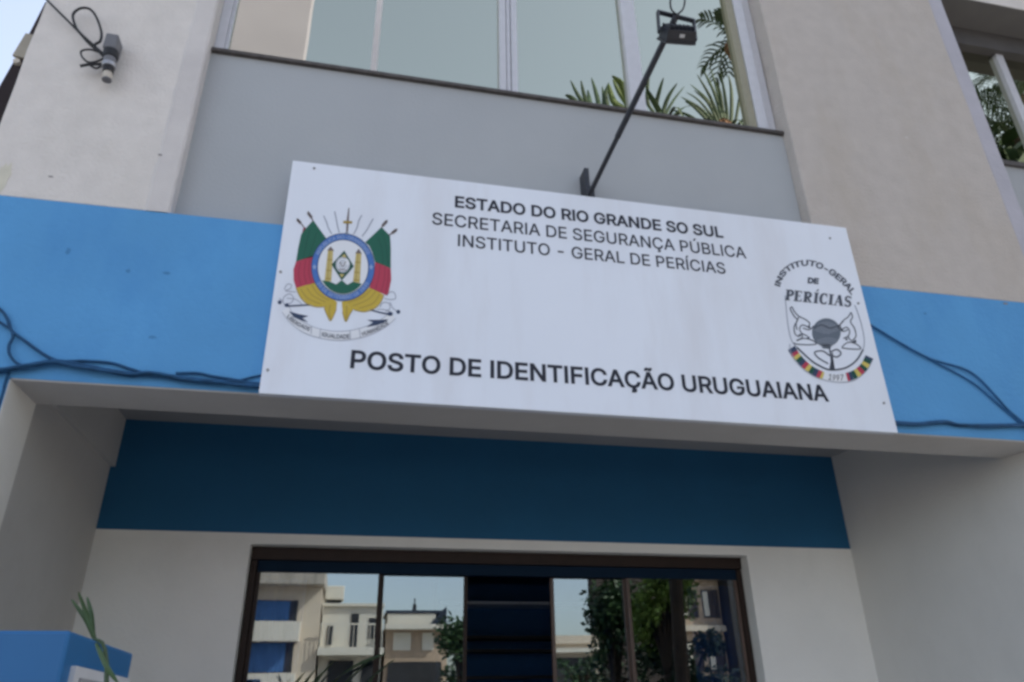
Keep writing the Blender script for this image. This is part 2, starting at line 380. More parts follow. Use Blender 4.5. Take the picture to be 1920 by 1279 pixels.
# blue hangings inside, at both ends of the glass
def hanging(x0, x1, y, label):
    bm = bmesh.new(); n = 36; rows = []
    for i in range(n + 1):
        t = i / n; x = x0 + (x1 - x0) * t; yy = y + .03 * math.sin(t * 22) + .012 * math.sin(t * 51)
        rows.append([bm.verts.new((x, yy, .05)), bm.verts.new((x, yy, Z + .64))])
    for A, C in zip(rows, rows[1:]): bm.faces.new((A[0], C[0], C[1], A[1]))
    o = obj('curtain', bm, M['blue_curtain'], None, smooth=True)
    md = o.modifiers.new('thickness', 'SOLIDIFY'); md.thickness = .004
    tag(o, label, 'curtain', 'blue curtains inside the glass door')
hanging(2.19, 2.52, 1.70, 'blue curtain hanging inside the right end of the glass door')
hanging(-.53, -.24, 1.70, 'blue curtain hanging inside the left end of the glass door')

# ------------------------------------------------------------------ the sign
YS = -.040
S = empty('sign', (1.08, YS + .02, Z + 1.134), 'large white sign board with black lettering and two coloured crests over the porch', 'sign')
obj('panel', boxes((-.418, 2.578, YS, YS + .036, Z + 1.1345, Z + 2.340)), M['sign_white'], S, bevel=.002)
INK = flat('black_print', (.018, .02, .032), .45)
FONT = None
try:
    FONT = bpy.data.fonts.load(os.path.join(bpy.utils.system_resource('DATAFILES', path='fonts'), 'Inter.woff2'))
except Exception:
    FONT = bpy.data.fonts.load('<builtin>')
PLAIN_I = '\u04c0'                           # the face draws its own I with serifs; this one is a plain bar
def glyphs(s, off=0.0, space=1.0):
    """flat mesh of a line of type (outlines offset by off to make it bolder): vertices and faces"""
    cu = bpy.data.curves.new('type', 'FONT'); cu.font = FONT; cu.body = s.replace('I', PLAIN_I).replace('Í', PLAIN_I); cu.space_character = space
    cu.resolution_u = 4; cu.fill_mode = 'NONE'
    o = bpy.data.objects.new('type', cu); COL.objects.link(o)
    me = bpy.data.meshes.new_from_object(o.evaluated_get(bpy.context.evaluated_depsgraph_get()))
    V = [Vector((v.co.x, v.co.y)) for v in me.vertices]; E = [tuple(e.vertices) for e in me.edges]
    bpy.data.objects.remove(o); bpy.data.curves.remove(cu); bpy.data.meshes.remove(me)
    if 'Í' in s:                                                 # the accent over a plain I
        adj = {}
        for i, j in E: adj.setdefault(i, set()).add(j); adj.setdefault(j, set()).add(i)
        bars = []; done = set()
        for i in adj:
            if i in done: continue
            comp = {i}; todo = [i]
            while todo:
                for j in adj[todo.pop()]:
                    if j not in comp: comp.add(j); todo.append(j)
            done |= comp
            if len(comp) == 4 and abs(max(V[q].y for q in comp) - .509) < .004 and min(V[q].y for q in comp) < .004: bars.append(min(V[q].x for q in comp))
        bars.sort(); k = sum(c in 'IÍD' for c in s[:s.index('Í')])
        if k < len(bars):
            x = bars[k] + .005; n = len(V)
            V += [Vector(q) for q in ((x, .558), (x + .042, .659), (x + .118, .659), (x + .050, .558))]; E += [(n, n + 1), (n + 1, n + 2), (n + 2, n + 3), (n + 3, n)]
    nb = {}
    for i, j in E: nb.setdefault(i, []).append(j); nb.setdefault(j, []).append(i)
    seen = set(); loops = []
    for i in nb:
        if i in seen: continue
        lp = [i]; seen.add(i); cur = i
        while True:
            nx = [j for j in nb[cur] if j not in seen]
            if not nx: break
            cur = min(nx, key=lambda j: (abs(j - cur), j)); lp.append(cur); seen.add(cur)
        loops.append(lp)
    areas = [sum(V[lp[k - 1]].x * V[lp[k]].y - V[lp[k]].x * V[lp[k - 1]].y for k in range(len(lp))) for lp in loops]
    sg = 1 if max(areas, key=abs) > 0 else -1                    # outer contours run this way, holes the other
    W = list(V); DE = []
    for lp in loops:
        n = len(lp)
        for k in range(n):
            DE.append((lp[k - 1], lp[k])); i = k - 1; j = k + 1
            while (V[lp[k]] - V[lp[i % n]]).length < 1e-4 and k - i < n: i -= 1
            while (V[lp[j % n]] - V[lp[k]]).length < 1e-4 and j - k < n: j += 1
            d1 = (V[lp[k]] - V[lp[i % n]]).normalized(); d2 = (V[lp[j % n]] - V[lp[k]]).normalized()
            n1 = Vector((d1.y, -d1.x)); n2 = Vector((d2.y, -d2.x)); m_ = n1 + n2
            m_ = m_.normalized() if m_.length > .2 else n1
            W[lp[k]] = V[lp[k]] + m_ * (sg * off / max(.5, m_.dot(n1)))
    r = delaunay_2d_cdt(W, E, [], 1, 1e-6); Q = r[0]
    def filled(p):                                              # nonzero winding
        c = 0
        for i, j in DE:
            a, b = W[i], W[j]
            if (a.y > p.y) != (b.y > p.y) and p.x < (b.x - a.x) * (p.y - a.y) / (b.y - a.y) + a.x: c += 1 if b.y > a.y else -1
        return c != 0
    return [Vector((v.x, v.y, 0)) for v in Q], [tuple(f) for f in r[2] if filled((Q[f[0]] + Q[f[1]] + Q[f[2]]) / 3)]
CAP = .509
def line_of_type(s, x0, x1, zb, cap, off, y=YS - .0012, space=1.0):
    V, F = glyphs(s, off, space)
    a = min(v.x for v in V); b = max(v.x for v in V); bm = bmesh.new()
    vs = [bm.verts.new((x0 + (v.x - a) / (b - a) * (x1 - x0), y, zb + v.y / (CAP + 2 * off) * cap)) for v in V]
    for f in F:
        try: bm.faces.new([vs[i] for i in f])
        except ValueError: pass
    return bm
obj('lettering', line_of_type('ESTADO DO RIO GRANDE SO SUL', .372, 1.809, Z + 2.176, .070, .024), INK, S)
obj('lettering', line_of_type('SECRETARIA DE SEGURANÇA PÚBLICA', .263, 1.923, Z + 2.060, .070, .009), INK, S)
obj('lettering', line_of_type('INSTITUTO - GERAL DE PERÍCIAS', .391, 1.788, Z + 1.950, .068, .009), INK, S)
obj('lettering', line_of_type('POSTO DE IDENTIFICAÇÃO URUGUAIANA', -.062, 2.233, Z + 1.277, .087, .021), INK, S)
# fixing screws
for px, py in ((589, 316), (526, 510), (502, 694), (1556, 447), (1609, 569), (1657, 756)):
    p = at(px, py, YS); bm = bmesh.new()
    tube(bm, [(p.x, YS - .004, p.z), (p.x, YS + .003, p.z)], .006, 10)
    obj('screw', bm, M['screw'], S)

# ---- drawing on the board: u, v are the photograph's zoom coordinates, laid on the board's own plane
class Art:
    def __init__(self, ox, oy, sc): self.ox, self.oy, self.sc = ox, oy, sc
    def p(self, u, v, k): return at(self.ox + u / self.sc, self.oy + v / self.sc, YS - .001 - .0004 * k)
    def poly(self, bm, pts, k=0, mi=0):
        vs = [bm.verts.new(self.p(u, v, k)) for u, v in pts]
        f = bm.faces.new(vs); f.material_index = mi
        f.normal_update()
        if f.normal.y > 0: f.normal_flip()
    def stroke(self, bm, pts, wd=6, k=0, mi=0, sm=0):
        if sm: pts = [(q.x, q.y) for q in spline([(u, v, 0) for u, v in pts], sm)]
        P = [Vector(q) for q in pts]; L = []; Rr = []
        ws = wd if isinstance(wd, (list, tuple)) else [wd] * len(P)
        for i, q in enumerate(P):
            d = (P[min(i + 1, len(P) - 1)] - P[max(i - 1, 0)]); d = d.normalized() if d.length else Vector((1, 0))
            nn = Vector((-d.y, d.x)) * ws[min(i, len(ws) - 1)] / 2
            L.append(bm.verts.new(self.p(*(q + nn), k))); Rr.append(bm.verts.new(self.p(*(q - nn), k)))
        for i in range(len(P) - 1):
            f = bm.faces.new((L[i], L[i + 1], Rr[i + 1], Rr[i])); f.material_index = mi
            f.normal_update()
            if f.normal.y > 0: f.normal_flip()
    def ell(self, cx, cy, rx, ry, a0=0, a1=360, n=48):
        return [(cx + rx * math.cos(R(a0 + (a1 - a0) * i / n)), cy + ry * math.sin(R(a0 + (a1 - a0) * i / n))) for i in range(n + (a1 - a0 < 360))]
    def arc_text(self, bm, s, pts, h, off, k=0, frac=(0, 1)):
        """letters one by one along a curve through pts (baseline), h tall"""
        C = [Vector((q.x, q.y)) for q in spline([(u, v, 0) for u, v in pts], 12)]
        cum = [0]
        for a, b in zip(C, C[1:]): cum.append(cum[-1] + (b - a).length)
        V, F = glyphs(s, off); a = min(v.x for v in V); b = max(v.x for v in V)
        def pos(t):
            t = max(0, min(cum[-1] - 1e-6, t * cum[-1])); i = max(j for j in range(len(cum) - 1) if cum[j] <= t)
            d = (C[i + 1] - C[i]); return C[i] + d * ((t - cum[i]) / d.length), d.normalized()
        vs = []
        for v in V:
            q, d = pos((v.x - a) / (b - a)); up = Vector((d.y, -d.x))
            q = q + up * (v.y / CAP * h); vs.append(bm.verts.new(self.p(q.x, q.y, k)))
        for f in F:
            try: bm.faces.new([vs[i] for i in f])
            except ValueError: pass

GREEN = flat('print_green', (.012, .115, .07), .4); RED = flat('print_red', (.46, .045, .085), .4); YEL = flat('print_yellow', (.56, .40, .05), .4)
PBLUE = flat('print_blue', (.065, .17, .47), .4); PWHITE = flat('print_white', (.76, .77, .79), .4); GREY = flat('print_grey', (.30, .32, .38), .4)
BROWN = flat('print_brown', (.17, .13, .12), .4); NAVY = flat('print_navy', (.035, .055, .11), .4); DYEL = flat('print_ochre', (.36, .25, .05), .4)
DRED = flat('print_dark_red', (.24, .03, .055), .4); DGREEN = flat('print_dark_green', (.008, .075, .05), .4); LBLUE = flat('print_light_blue', (.30, .40, .62), .4)
TAN = flat('print_tan', (.55, .44, .16), .4); MID = flat('print_mid_grey', (.075, .085, .11), .45)
A1 = Art(500, 360, 4.263)
CR = obj('crest', (lambda bm: (A1.poly(bm, A1.ell(610, 600, 252, 267), 3), bm)[1])(bmesh.new()), PBLUE, S)
def part(name, parent, mats, *draws):
    bm = bmesh.new()
    for fn, *a in draws: fn(bm, *a)
    return obj(name, bm, mats, parent)
P, ST = A1.poly, A1.stroke
# flags
def folds(bm, lines, mi, k=2, wd=5):
    for l in lines: A1.stroke(bm, l, wd, k, mi, 6)
bm = bmesh.new()
P(bm, [(296, 278), (312, 285), (300, 380), (272, 372)], 0, 6)
P(bm, [(372, 225), (425, 300), (482, 378), (420, 440), (385, 480), (370, 520), (300, 535), (235, 557), (252, 450), (275, 340), (318, 285)], 1, 0)
P(bm, [(235, 555), (300, 532), (372, 510), (362, 600), (366, 680), (388, 728), (300, 752), (235, 770), (216, 705), (214, 620)], 1, 1)
P(bm, [(235, 768), (385, 724), (420, 780), (470, 830), (540, 862), (562, 882), (520, 905), (470, 917), (390, 915), (320, 890), (270, 840)], 1, 2)
P(bm, [(470, 915), (562, 880), (557, 940), (512, 1030), (482, 985), (458, 930)], 0, 2)
folds(bm, [[(345, 300), (320, 400), (290, 540)], [(400, 320), (370, 420), (335, 520)]], 5)
folds(bm, [[(270, 560), (255, 650), (272, 750)], [(312, 545), (300, 650), (318, 735)], [(345, 530), (335, 630), (355, 720)]], 6)
folds(bm, [[(270, 775), (330, 850), (430, 895)], [(320, 765), (370, 830), (470, 880)], [(360, 745), (410, 815), (500, 868)], [(235, 770), (270, 842), (320, 892), (390, 917), (470, 918)], [(510, 900), (500, 960), (512, 1025)], [(460, 930), (483, 985), (512, 1030), (556, 940)]], 3, 2, 6)
folds(bm, [[(328, 155), (350, 190), (372, 235)], [(240, 212), (270, 245), (300, 285)]], 4, 2, 9)
folds(bm, [[(330, 165), (352, 195), (362, 205)], [(245, 220), (272, 250)]], 4, 2, 22)
obj('flag', bm, [GREEN, RED, YEL, DYEL, BROWN, DGREEN, DRED], CR)
bm = bmesh.new()
P(bm, [(918, 280), (955, 318), (986, 350), (992, 450), (992, 612), (930, 585), (868, 560), (845, 480), (820, 430), (788, 402), (850, 345)], 1, 0)
P(bm, [(868, 558), (930, 583), (992, 608), (996, 700), (976, 800), (960, 827), (890, 797), (820, 765), (852, 680), (864, 610)], 1, 1)
P(bm, [(820, 765), (890, 795), (937, 825), (905, 890), (860, 930), (780, 957), (700, 942), (640, 902), (600, 880), (640, 862), (720, 840), (775, 800)], 1, 2)
P(bm, [(600, 878), (690, 935), (662, 980), (632, 1037), (607, 965)], 0, 2)
folds(bm, [[(925, 330), (955, 430), (970, 590)], [(890, 370), (920, 450), (930, 575)]], 5)
folds(bm, [[(905, 580), (895, 680), (870, 780)], [(945, 595), (940, 700), (915, 800)], [(975, 610), (970, 700), (950, 815)]], 6)
folds(bm, [[(905, 815), (850, 890), (740, 930)], [(870, 795), (810, 860), (690, 910)], [(835, 780), (770, 840), (650, 885)], [(937, 825), (905, 892), (860, 932), (780, 958), (700, 943)], [(640, 905), (640, 960), (632, 1030)], [(605, 960), (632, 1037), (662, 982), (692, 935)]], 3, 2, 6)
folds(bm, [[(965, 225), (940, 255), (916, 288)], [(1045, 295), (1010, 325), (975, 345)]], 4, 2, 9)
folds(bm, [[(960, 232), (935, 260), (925, 272)], [(1038, 300), (1000, 330)]], 4, 2, 22)
obj('flag', bm, [GREEN, RED, YEL, DYEL, BROWN, DGREEN, DRED], CR)
# rays and sword
bm = bmesh.new()
for l in ([(455, 190), (478, 240), (492, 285), (520, 335)], [(543, 155), (555, 210), (566, 270), (580, 325)], [(760, 185), (735, 235), (722, 285), (695, 338)], [(852, 212), (825, 260), (800, 305), (762, 355)]):
    ST(bm, l, 8, 1, 0, 6)
ST(bm, [(657, 128), (648, 230), (640, 345)], [8, 18, 14], 1, 1); ST(bm, [(612, 240), (683, 243)], 20, 2, 2); P(bm, A1.ell(640, 330, 14, 14), 4, 0)
obj('rays', bm, [GREY, BROWN, DYEL], CR)
# shield
bm = bmesh.new(); P(bm, A1.ell(610, 602, 200, 222), 4, 0)
for r in (252, 205): ST(bm, A1.ell(610, 601, r, r * 1.065, 0, 359.9, 60), 5, 5, 1)
obj('shield', bm, [PWHITE, NAVY], CR)
bm = bmesh.new()
A1.arc_text(bm, 'REPUBLICA RIO-GRANDENSE', A1.ell(610, 601, 212, 228, 205, 335, 10), 28, .012, 5)
A1.arc_text(bm, '20 DE SETEMBRO DE 1835', A1.ell(610, 601, 240, 256, 150, 30, 10), 28, .012, 5)
for sx in (382, 835):
    P(bm, [(sx, 575), (sx + 7, 592), (sx + 18, 595), (sx + 8, 606), (sx + 10, 622), (sx, 612), (sx - 10, 622), (sx - 8, 606), (sx - 18, 595), (sx - 7, 592)], 6)
obj('ring_lettering', bm, LBLUE, CR)
bm = bmesh.new()
P(bm, [(440, 706), (500, 714), (555, 738), (600, 705), (645, 742), (690, 716), (762, 735)] + A1.ell(610, 602, 192, 212, 40, 148, 20), 5, 0)
obj('hill', bm, GREEN, CR)
bm = bmesh.new()
P(bm, [(490, 465), (532, 467), (516, 714), (462, 710)], 6, 0); P(bm, [(484, 468), (512, 435), (541, 472)], 7, 1)
COLM = [TAN, BROWN, DYEL]
LB_ = ([(484, 540), (528, 543)], [(474, 625), (520, 629)], [(470, 690), (516, 694)])
for q in LB_: ST(bm, q, 8, 7, 2)
ST(bm, [(505, 470), (486, 708)], 5, 7, 2)
obj('column', bm, COLM, CR)
bm = bmesh.new()
P(bm, [(714, 486), (757, 490), (745, 728), (690, 716)], 6, 0); P(bm, [(708, 490), (736, 453), (762, 494)], 7, 1)
for q in ([(708, 560), (752, 564)], [(700, 640), (748, 646)], [(693, 700), (746, 708)]): ST(bm, q, 8, 7, 2)
ST(bm, [(730, 492), (712, 715)], 5, 7, 2)
obj('column', bm, [TAN, BROWN, DYEL], CR)
bm = bmesh.new()
P(bm, [(620, 468), (697, 595), (600, 708), (518, 580)], 7, 0); P(bm, A1.ell(608, 582, 56, 62), 8, 1)
P(bm, [(600, 515), (620, 495), (638, 518), (622, 530)], 8, 2); P(bm, [(583, 655), (622, 658), (600, 685)], 8, 2)
for r in (50, 30, 14): ST(bm, A1.ell(608, 582, r, r * 1.1, 0, 300, 20), 6, 9, 3)
ST(bm, [(585, 560), (608, 600), (632, 555)], 8, 9, 4); ST(bm, [(575, 620), (640, 624)], 6, 9, 4)
obj('diamond', bm, [DGREEN, PWHITE, TAN, GREY, BROWN], CR)
# cannons, scrolls and the ribbon
bm = bmesh.new()
for l in ([(140, 780), (165, 738), (200, 745), (185, 775), (150, 790), (235, 800)], [(128, 880), (140, 838), (185, 815), (215, 850), (190, 890), (160, 890)], [(160, 850), (235, 860), (290, 905)], [(100, 850), (120, 865), (150, 908)],
          ): ST(bm, l, 6, 1, 0, 6)
ST(bm, [(165, 912), (250, 908), (345, 902)], 12, 1, 1); P(bm, A1.ell(104, 882, 16, 16), 1, 1); P(bm, A1.ell(160, 905, 18, 14), 2, 1)
obj('cannon', bm, [GREY, NAVY], CR)
bm = bmesh.new()
for l in ([(940, 850), (985, 860), (1030, 850), (1020, 805), (985, 800), (960, 830)], [(905, 920), (930, 885), (975, 890), (985, 930), (950, 960)], [(985, 880), (1010, 930), (1050, 955)], [(880, 935), (960, 945), (1010, 970)]): ST(bm, l, 6, 1, 0, 6)
ST(bm, [(830, 942), (900, 962), (1005, 985)], 12, 1, 1)
P(bm, A1.ell(1052, 958, 16, 16), 1, 1); P(bm, A1.ell(985, 975, 22, 16), 2, 1)
obj('cannon', bm, [GREY, NAVY], CR)
bm = bmesh.new()
ST(bm, [(150, 935), (200, 1010), (300, 1085), (420, 1130), (555, 1150), (690, 1140), (820, 1105), (930, 1050), (1010, 985)], 66, 0, 0, 6)
for dv in (-36, 36):
    ST(bm, [(150 - dv * .7, 935 + dv * .7), (200 - dv * .5, 1010 + dv * .8), (300 - dv * .3, 1085 + dv), (420 - dv * .1, 1130 + dv), (555, 1150 + dv), (690 + dv * .1, 1140 + dv), (820 + dv * .3, 1105 + dv), (930 + dv * .5, 1050 + dv * .8), (1010 + dv * .6, 985 + dv * .7)], 4, 1, 1, 6)
P(bm, [(178, 953), (250, 975), (335, 992), (285, 1008), (332, 1042), (262, 1022), (215, 1000)], 2, 2)
P(bm, [(972, 1018), (900, 1022), (802, 1022), (850, 1042), (798, 1080), (880, 1066), (930, 1048)], 2, 2)
for l in ([(360, 1070), (355, 1135)], [(430, 1095), (425, 1165)], [(665, 1110), (670, 1180)], [(740, 1095), (750, 1165)]): ST(bm, l, 5, 2, 1)
obj('ribbon', bm, [PWHITE, GREY, NAVY], CR)
bm = bmesh.new()
A1.arc_text(bm, 'LIBERDADE', [(160, 1000), (230, 1060), (340, 1112)], 30, .02, 2)
A1.arc_text(bm, 'IGUALDADE', [(440, 1152), (550, 1170), (662, 1170)], 32, .02, 2)
A1.arc_text(bm, 'HUMANIDADE', [(768, 1150), (880, 1110), (978, 1055)], 30, .02, 2)
obj('motto_lettering', bm, MID, CR)

# ---- the institute's badge
A2 = Art(1400, 440, 3.366); P, ST = A2.poly, A2.stroke
bm = bmesh.new()
SH = [(243, 385), (250, 470), (256, 530), (268, 610), (285, 670), (318, 712), (400, 788), (455, 825), (520, 852), (600, 848), (655, 825), (700, 785), (735, 725), (742, 660), (725, 570), (700, 490), (682, 445)]
ST(bm, SH, 6, 0, 0, 5); ST(bm, [(318, 712), (400, 788), (455, 825), (520, 852), (600, 848), (655, 825), (700, 785), (735, 725)], 11, 1, 1, 5)
BG = obj('badge', bm, [GREY, MID], S)
bm = bmesh.new(); A2.arc_text(bm, 'INSTITUTO-GERAL', [(208, 330), (232, 268), (275, 225), (335, 200), (400, 196), (455, 212), (520, 245), (580, 290), (625, 333), (662, 382)], 34, .034, 0); obj('lettering', bm, MID, BG)
bm = bmesh.new(); A2.arc_text(bm, 'DE', [(384, 304), (454, 310)], 32, .05, 0); obj('lettering', bm, MID, BG)
# PERICIAS in a fat-faced serif: thick stems, hairlines and slab serifs
def serif(bm):
    u0, v0, u1, v1, h = 243, 412, 655, 456, 66
    du = Vector((u1 - u0, v1 - v0)); L = du.length; du.normalize(); up = Vector((du.y, -du.x)); cur = [0]
    def q(x, y): r = Vector((u0, v0)) + du * (cur[0] + x) + up * y; return (r.x, r.y)
    def bar(x0, y0, x1, y1, wd): A2.stroke(bm, [q(x0, y0), q(x1, y1)], wd, 1)
    def bowl(cx, cy, rx, ry, a0, a1, t0, t1):
        pts = []; ws = []
        for i in range(15):
            a = R(a0 + (a1 - a0) * i / 14); pts.append(q(cx + rx * math.cos(a), cy + ry * math.sin(a))); ws.append(t0 + (t1 - t0) * abs(math.cos(a)))
        A2.stroke(bm, pts, ws, 1)
    def stem(x, t=19, s=32): bar(x, 0, x, h, t); bar(x - s / 2, 2, x + s / 2, 2, 5); bar(x - s / 2, h - 2, x + s / 2, h - 2, 5)
    def lp(): stem(14); bowl(20, h * .72, 24, h * .25, 90, -90, 7, 17)
    def le(): stem(14); bar(14, h - 3, 44, h - 3, 6); bar(14, h * .52, 36, h * .52, 5); bar(14, 3, 46, 3, 6); bar(44, h, 44, h - 16, 5); bar(46, 0, 46, 18, 5); bar(36, h * .4, 36, h * .64, 4)
    def lr(): lp(); bar(26, h * .48, 46, 2, 13); bar(44, 3, 56, 3, 6)
    def li(): stem(14)
    def lia(): stem(14); bar(12, h + 8, 24, h + 22, 8)
    def lc(): bowl(28, h / 2, 21, h * .48, 50, 310, 7, 19); bar(44, h * .66, 44, h, 5); bar(44, 4, 45, 18, 4)
    def la(): bar(6, 2, 27, h, 6); bar(27, h, 46, 2, 19); bar(12, h * .34, 38, h * .34, 5); bar(-4, 2, 16, 2, 5); bar(34, 2, 58, 2, 5)
    def ls(): bowl(20, h * .73, 14, h * .24, 30, 250, 7, 13); bowl(22, h * .27, 15, h * .25, 110, -150, 7, 14); bar(16, h * .56, 28, h * .46, 16); bar(38, h * .7, 38, h, 4); bar(4, 0, 4, h * .3, 4)
    for fn, adv in ((lp, 54), (le, 58), (lr, 66), (lia, 36), (lc, 58), (li, 36), (la, 64), (ls, 44)):
        fn(); cur[0] += adv * L / 412
bm = bmesh.new(); serif(bm); obj('lettering', bm, MID, BG)
# two winged kneeling figures in outline, the fingerprint globe and the stem
bm = bmesh.new()
for l in ([(285, 455), (305, 490), (330, 515), (370, 535), (398, 560), (385, 580), (352, 570), (335, 590), (345, 620), (385, 640)], [(285, 455), (275, 470), (300, 515), (320, 540), (300, 580), (305, 625), (330, 645)],
          [(315, 670), (360, 655), (410, 665), (440, 690), (380, 695), (310, 690), (300, 680)], [(355, 590), (395, 600), (425, 575)], [(345, 625), (350, 650), (315, 668)], [(330, 520), (312, 560), (318, 600)],
          ): ST(bm, l, 7, 1, 0, 5)
for c in ((335, 635), (390, 650), (395, 585)): P(bm, A2.ell(*c, 8, 8, n=12), 1, 0)
obj('figure', bm, [MID], BG)
bm = bmesh.new()
for l in ([(658, 490), (640, 520), (612, 540), (590, 570), (600, 595), (632, 585), (650, 610), (640, 640), (610, 655)], [(658, 490), (668, 520), (655, 550), (680, 590), (690, 640), (670, 665)],
          [(600, 710), (640, 680), (690, 690), (720, 720), (660, 722), (600, 715)], [(640, 600), (610, 610), (580, 590)], [(640, 640), (655, 665), (690, 680)], [(612, 545), (580, 580), (575, 600)]): ST(bm, l, 7, 1, 0, 5)
for c in ((630, 660), (685, 672), (602, 605)): P(bm, A2.ell(*c, 8, 8, n=12), 1, 0)
obj('figure', bm, [MID], BG)
bm = bmesh.new(); P(bm, A2.ell(503, 618, 90, 90), 1, 0)
for i in range(9):
    r = 12 + i * 9; ST(bm, [(503 + r * math.cos(a) * 1.0, 632 + r * math.sin(a) * .95) for a in [R(200 + k * 10) for k in range(15)]], 3, 2, 1)
for i in range(6): ST(bm, [(440 + i * 6, 668 + i * 8), (510, 652 + i * 10), (572 - i * 6, 664 + i * 8)], 3, 2, 1, 4)
ST(bm, [(425, 592), (470, 570), (530, 590), (585, 570)], 9, 3, 2, 5); P(bm, [(470, 690), (540, 690), (528, 722), (480, 718)], 1, 0)
obj('fingerprint_globe', bm, [flat('print_globe', (.13, .155, .19), .4), flat('print_globe_line', (.28, .31, .36), .4), MID], BG)
bm = bmesh.new()
for l in ([(520, 700), (530, 760), (543, 850)], [(540, 745), (545, 850)], [(525, 765), (480, 735), (430, 742), (450, 775), (515, 815)], [(530, 740), (570, 725), (595, 750), (570, 772), (535, 762)]): ST(bm, l, 9, 1, 0, 6)
P(bm, [(532, 790), (548, 790), (558, 856), (520, 856)], 1, 0)
obj('stem', bm, [GREY if 0 else MID], BG)
# ribbon with the state colours and the year
bm = bmesh.new()
def bandstrip(c, cols, wd):
    pts = [Vector((q.x, q.y)) for q in spline([(u, v, 0) for u, v in c], 10)]
    n = len(cols); m = len(pts) - 1
    for i, mi in enumerate(cols):
        a = i * m / n; b = (i + 1) * m / n
        seg = []
        for t in (a, (a + b) / 2, b):
            j = min(int(t), m - 1); seg.append(tuple(pts[j].lerp(pts[j + 1], t - j)))
        ST(bm, seg, wd, 1, mi)
bandstrip([(282, 715), (325, 780), (400, 850), (485, 893)], [3, 3, 1, 2, 0, 3, 1, 2, 0, 3, 1, 2], 50)
bandstrip([(632, 900), (690, 878), (745, 830), (775, 772)], [1, 3, 0, 2, 1, 0, 2, 0, 3], 54)
ST(bm, [(485, 893), (560, 905), (632, 900)], 48, 1, 4, 4)
ST(bm, [(272, 690), (280, 745), (330, 820), (410, 885), (490, 918), (560, 930), (640, 930), (700, 908), (760, 855), (790, 800)], 5, 2, 5, 5)
obj('ribbon', bm, [DGREEN, RED, flat('print_gold', (.62, .5, .12), .4), NAVY, PWHITE, GREY], BG)
bm = bmesh.new(); A2.arc_text(bm, '1997', [(515, 915), (560, 921), (612, 919)], 36, .01, 2); obj('lettering', bm, MID, BG)

# ------------------------------------------------------------------ floodlight on its arm
F = empty('floodlight', at(1100, 350, 0) + Vector((0, 0, 0)), 'black floodlight on a long slanting arm above the white sign', 'floodlight')
a0 = at(1101, 357, -.018); a0.z -= .05
a1 = at(1268, 30, -.80)
bm = bmesh.new(); tube(bm, [a0, a0.lerp(a1, .36)], .0125, 10); tube(bm, [a0.lerp(a1, .3602), a1], .0152, 10)
obj('arm', bm, M['black_metal'], F, smooth=False)
b0 = at(1099, 316, -.006); b1 = at(1104, 362, -.006)
bm = bmesh.new(); box(bm, b0.x - .013, b0.x + .013, -.012, .075, b1.z - .05, b0.z)
box(bm, b0.x - .013, b0.x + .03, -.03, -.012, b1.z - .05, b1.z + .03)
obj('wall_bracket', bm, M['black_metal'], F, bevel=.002)
c = at(1270, 66, -.80)
HB = bmesh.new()
box(HB, -.082, .082, -.055, .055, -.022, .028)
for i in range(7): box(HB, -.075 + i * .0235, -.071 + i * .0235, -.05, .05, .028, .046)
box(HB, -.088, .088, -.060, .060, -.034, -.0222)
rot = Matrix.Translation(c) @ Matrix.Rotation(R(-7), 4, 'Y') @ Matrix.Rotation(R(56), 4, 'X') @ Matrix.Diagonal((.86, .86, .95, 1))
HB.transform(rot); HL = obj('lamp_head', HB, M['black_metal'], F, bevel=.002)
LB = bmesh.new(); box(LB, -.075, .075, -.048, .048, -.037, -.0342); LB.transform(rot); obj('lens', LB, mat('lamp_lens', (.35, .36, .38), .2, .02, spec=.5), HL)
LB = bmesh.new(); box(LB, -.012, .016, -.0565, -.0552, -.004, .012); LB.transform(rot); obj('sticker', LB, M['panel_white'], HL)
YB = bmesh.new()
for x in (-.094, .094): box(YB, x - .005, x + .005, -.012, .012, -.01, .135)
box(YB, -.099, .099, -.012, .012, .1352, .145)
YB.transform(Matrix.Translation(c) @ Matrix.Rotation(R(6), 4, 'Y') @ Matrix.Rotation(R(-6), 4, 'X') @ Matrix.Diagonal((.95, .9, 1.02, 1))); obj('yoke', YB, M['black_metal'], F, bevel=.002)
bm = bmesh.new(); loop = [at(*q, -.80) for q in ((1270, 28), (1259, 18), (1257, 0), (1262, -18), (1272, -24), (1282, -16), (1284, 2), (1280, 18), (1268, 30), (1266, 44), (1276, 52))]
tube(bm, spline(loop, 5), .0045, 6); obj('wire_loop', bm, M['cable'], F, smooth=True)

# ------------------------------------------------------------------ fitting and cables on the left pillar
f0 = at(212, 74, -.060); f1 = at(200, 151, -.060)
FT = empty('wall_lamp_fitting', (f0.x, 0, f1.z), 'small grey cylindrical fitting bound with black tape on the left plaster pillar', 'wall fitting')
ax = Vector((f1.x - f0.x, 0, f1.z - f0.z))
def seg(t0, t1, r, m, name, n=16, r2=None):
    bm = bmesh.new(); p, q = f0 + ax * t0, f0 + ax * t1
    tube(bm, [p, q], [r, r2 or r], n); return obj(name, bm, m, FT, smooth=False, bevel=.003)
bb = bmesh.new(); box(bb, f0.x - .028, f0.x + .030, -.085, -.002, f0.z + ax.z * .30, f0.z + .015); obj('body', bb, M['grey_plastic'], FT, bevel=.008)
seg(.30, .48, .034, M['cable'], 'tape_wrap'); seg(.48, .60, .029, M['grey_plastic'], 'collar'); seg(.60, .70, .031, M['ring_metal'], 'ring')
seg(.70, .82, .024, M['cable'], 'socket'); seg(.82, .97, .021, M['beige_plastic'], 'cap', r2=.020); seg(.97, 1.0, .022, M['grey_plastic'], 'rim')
cb = bmesh.new()
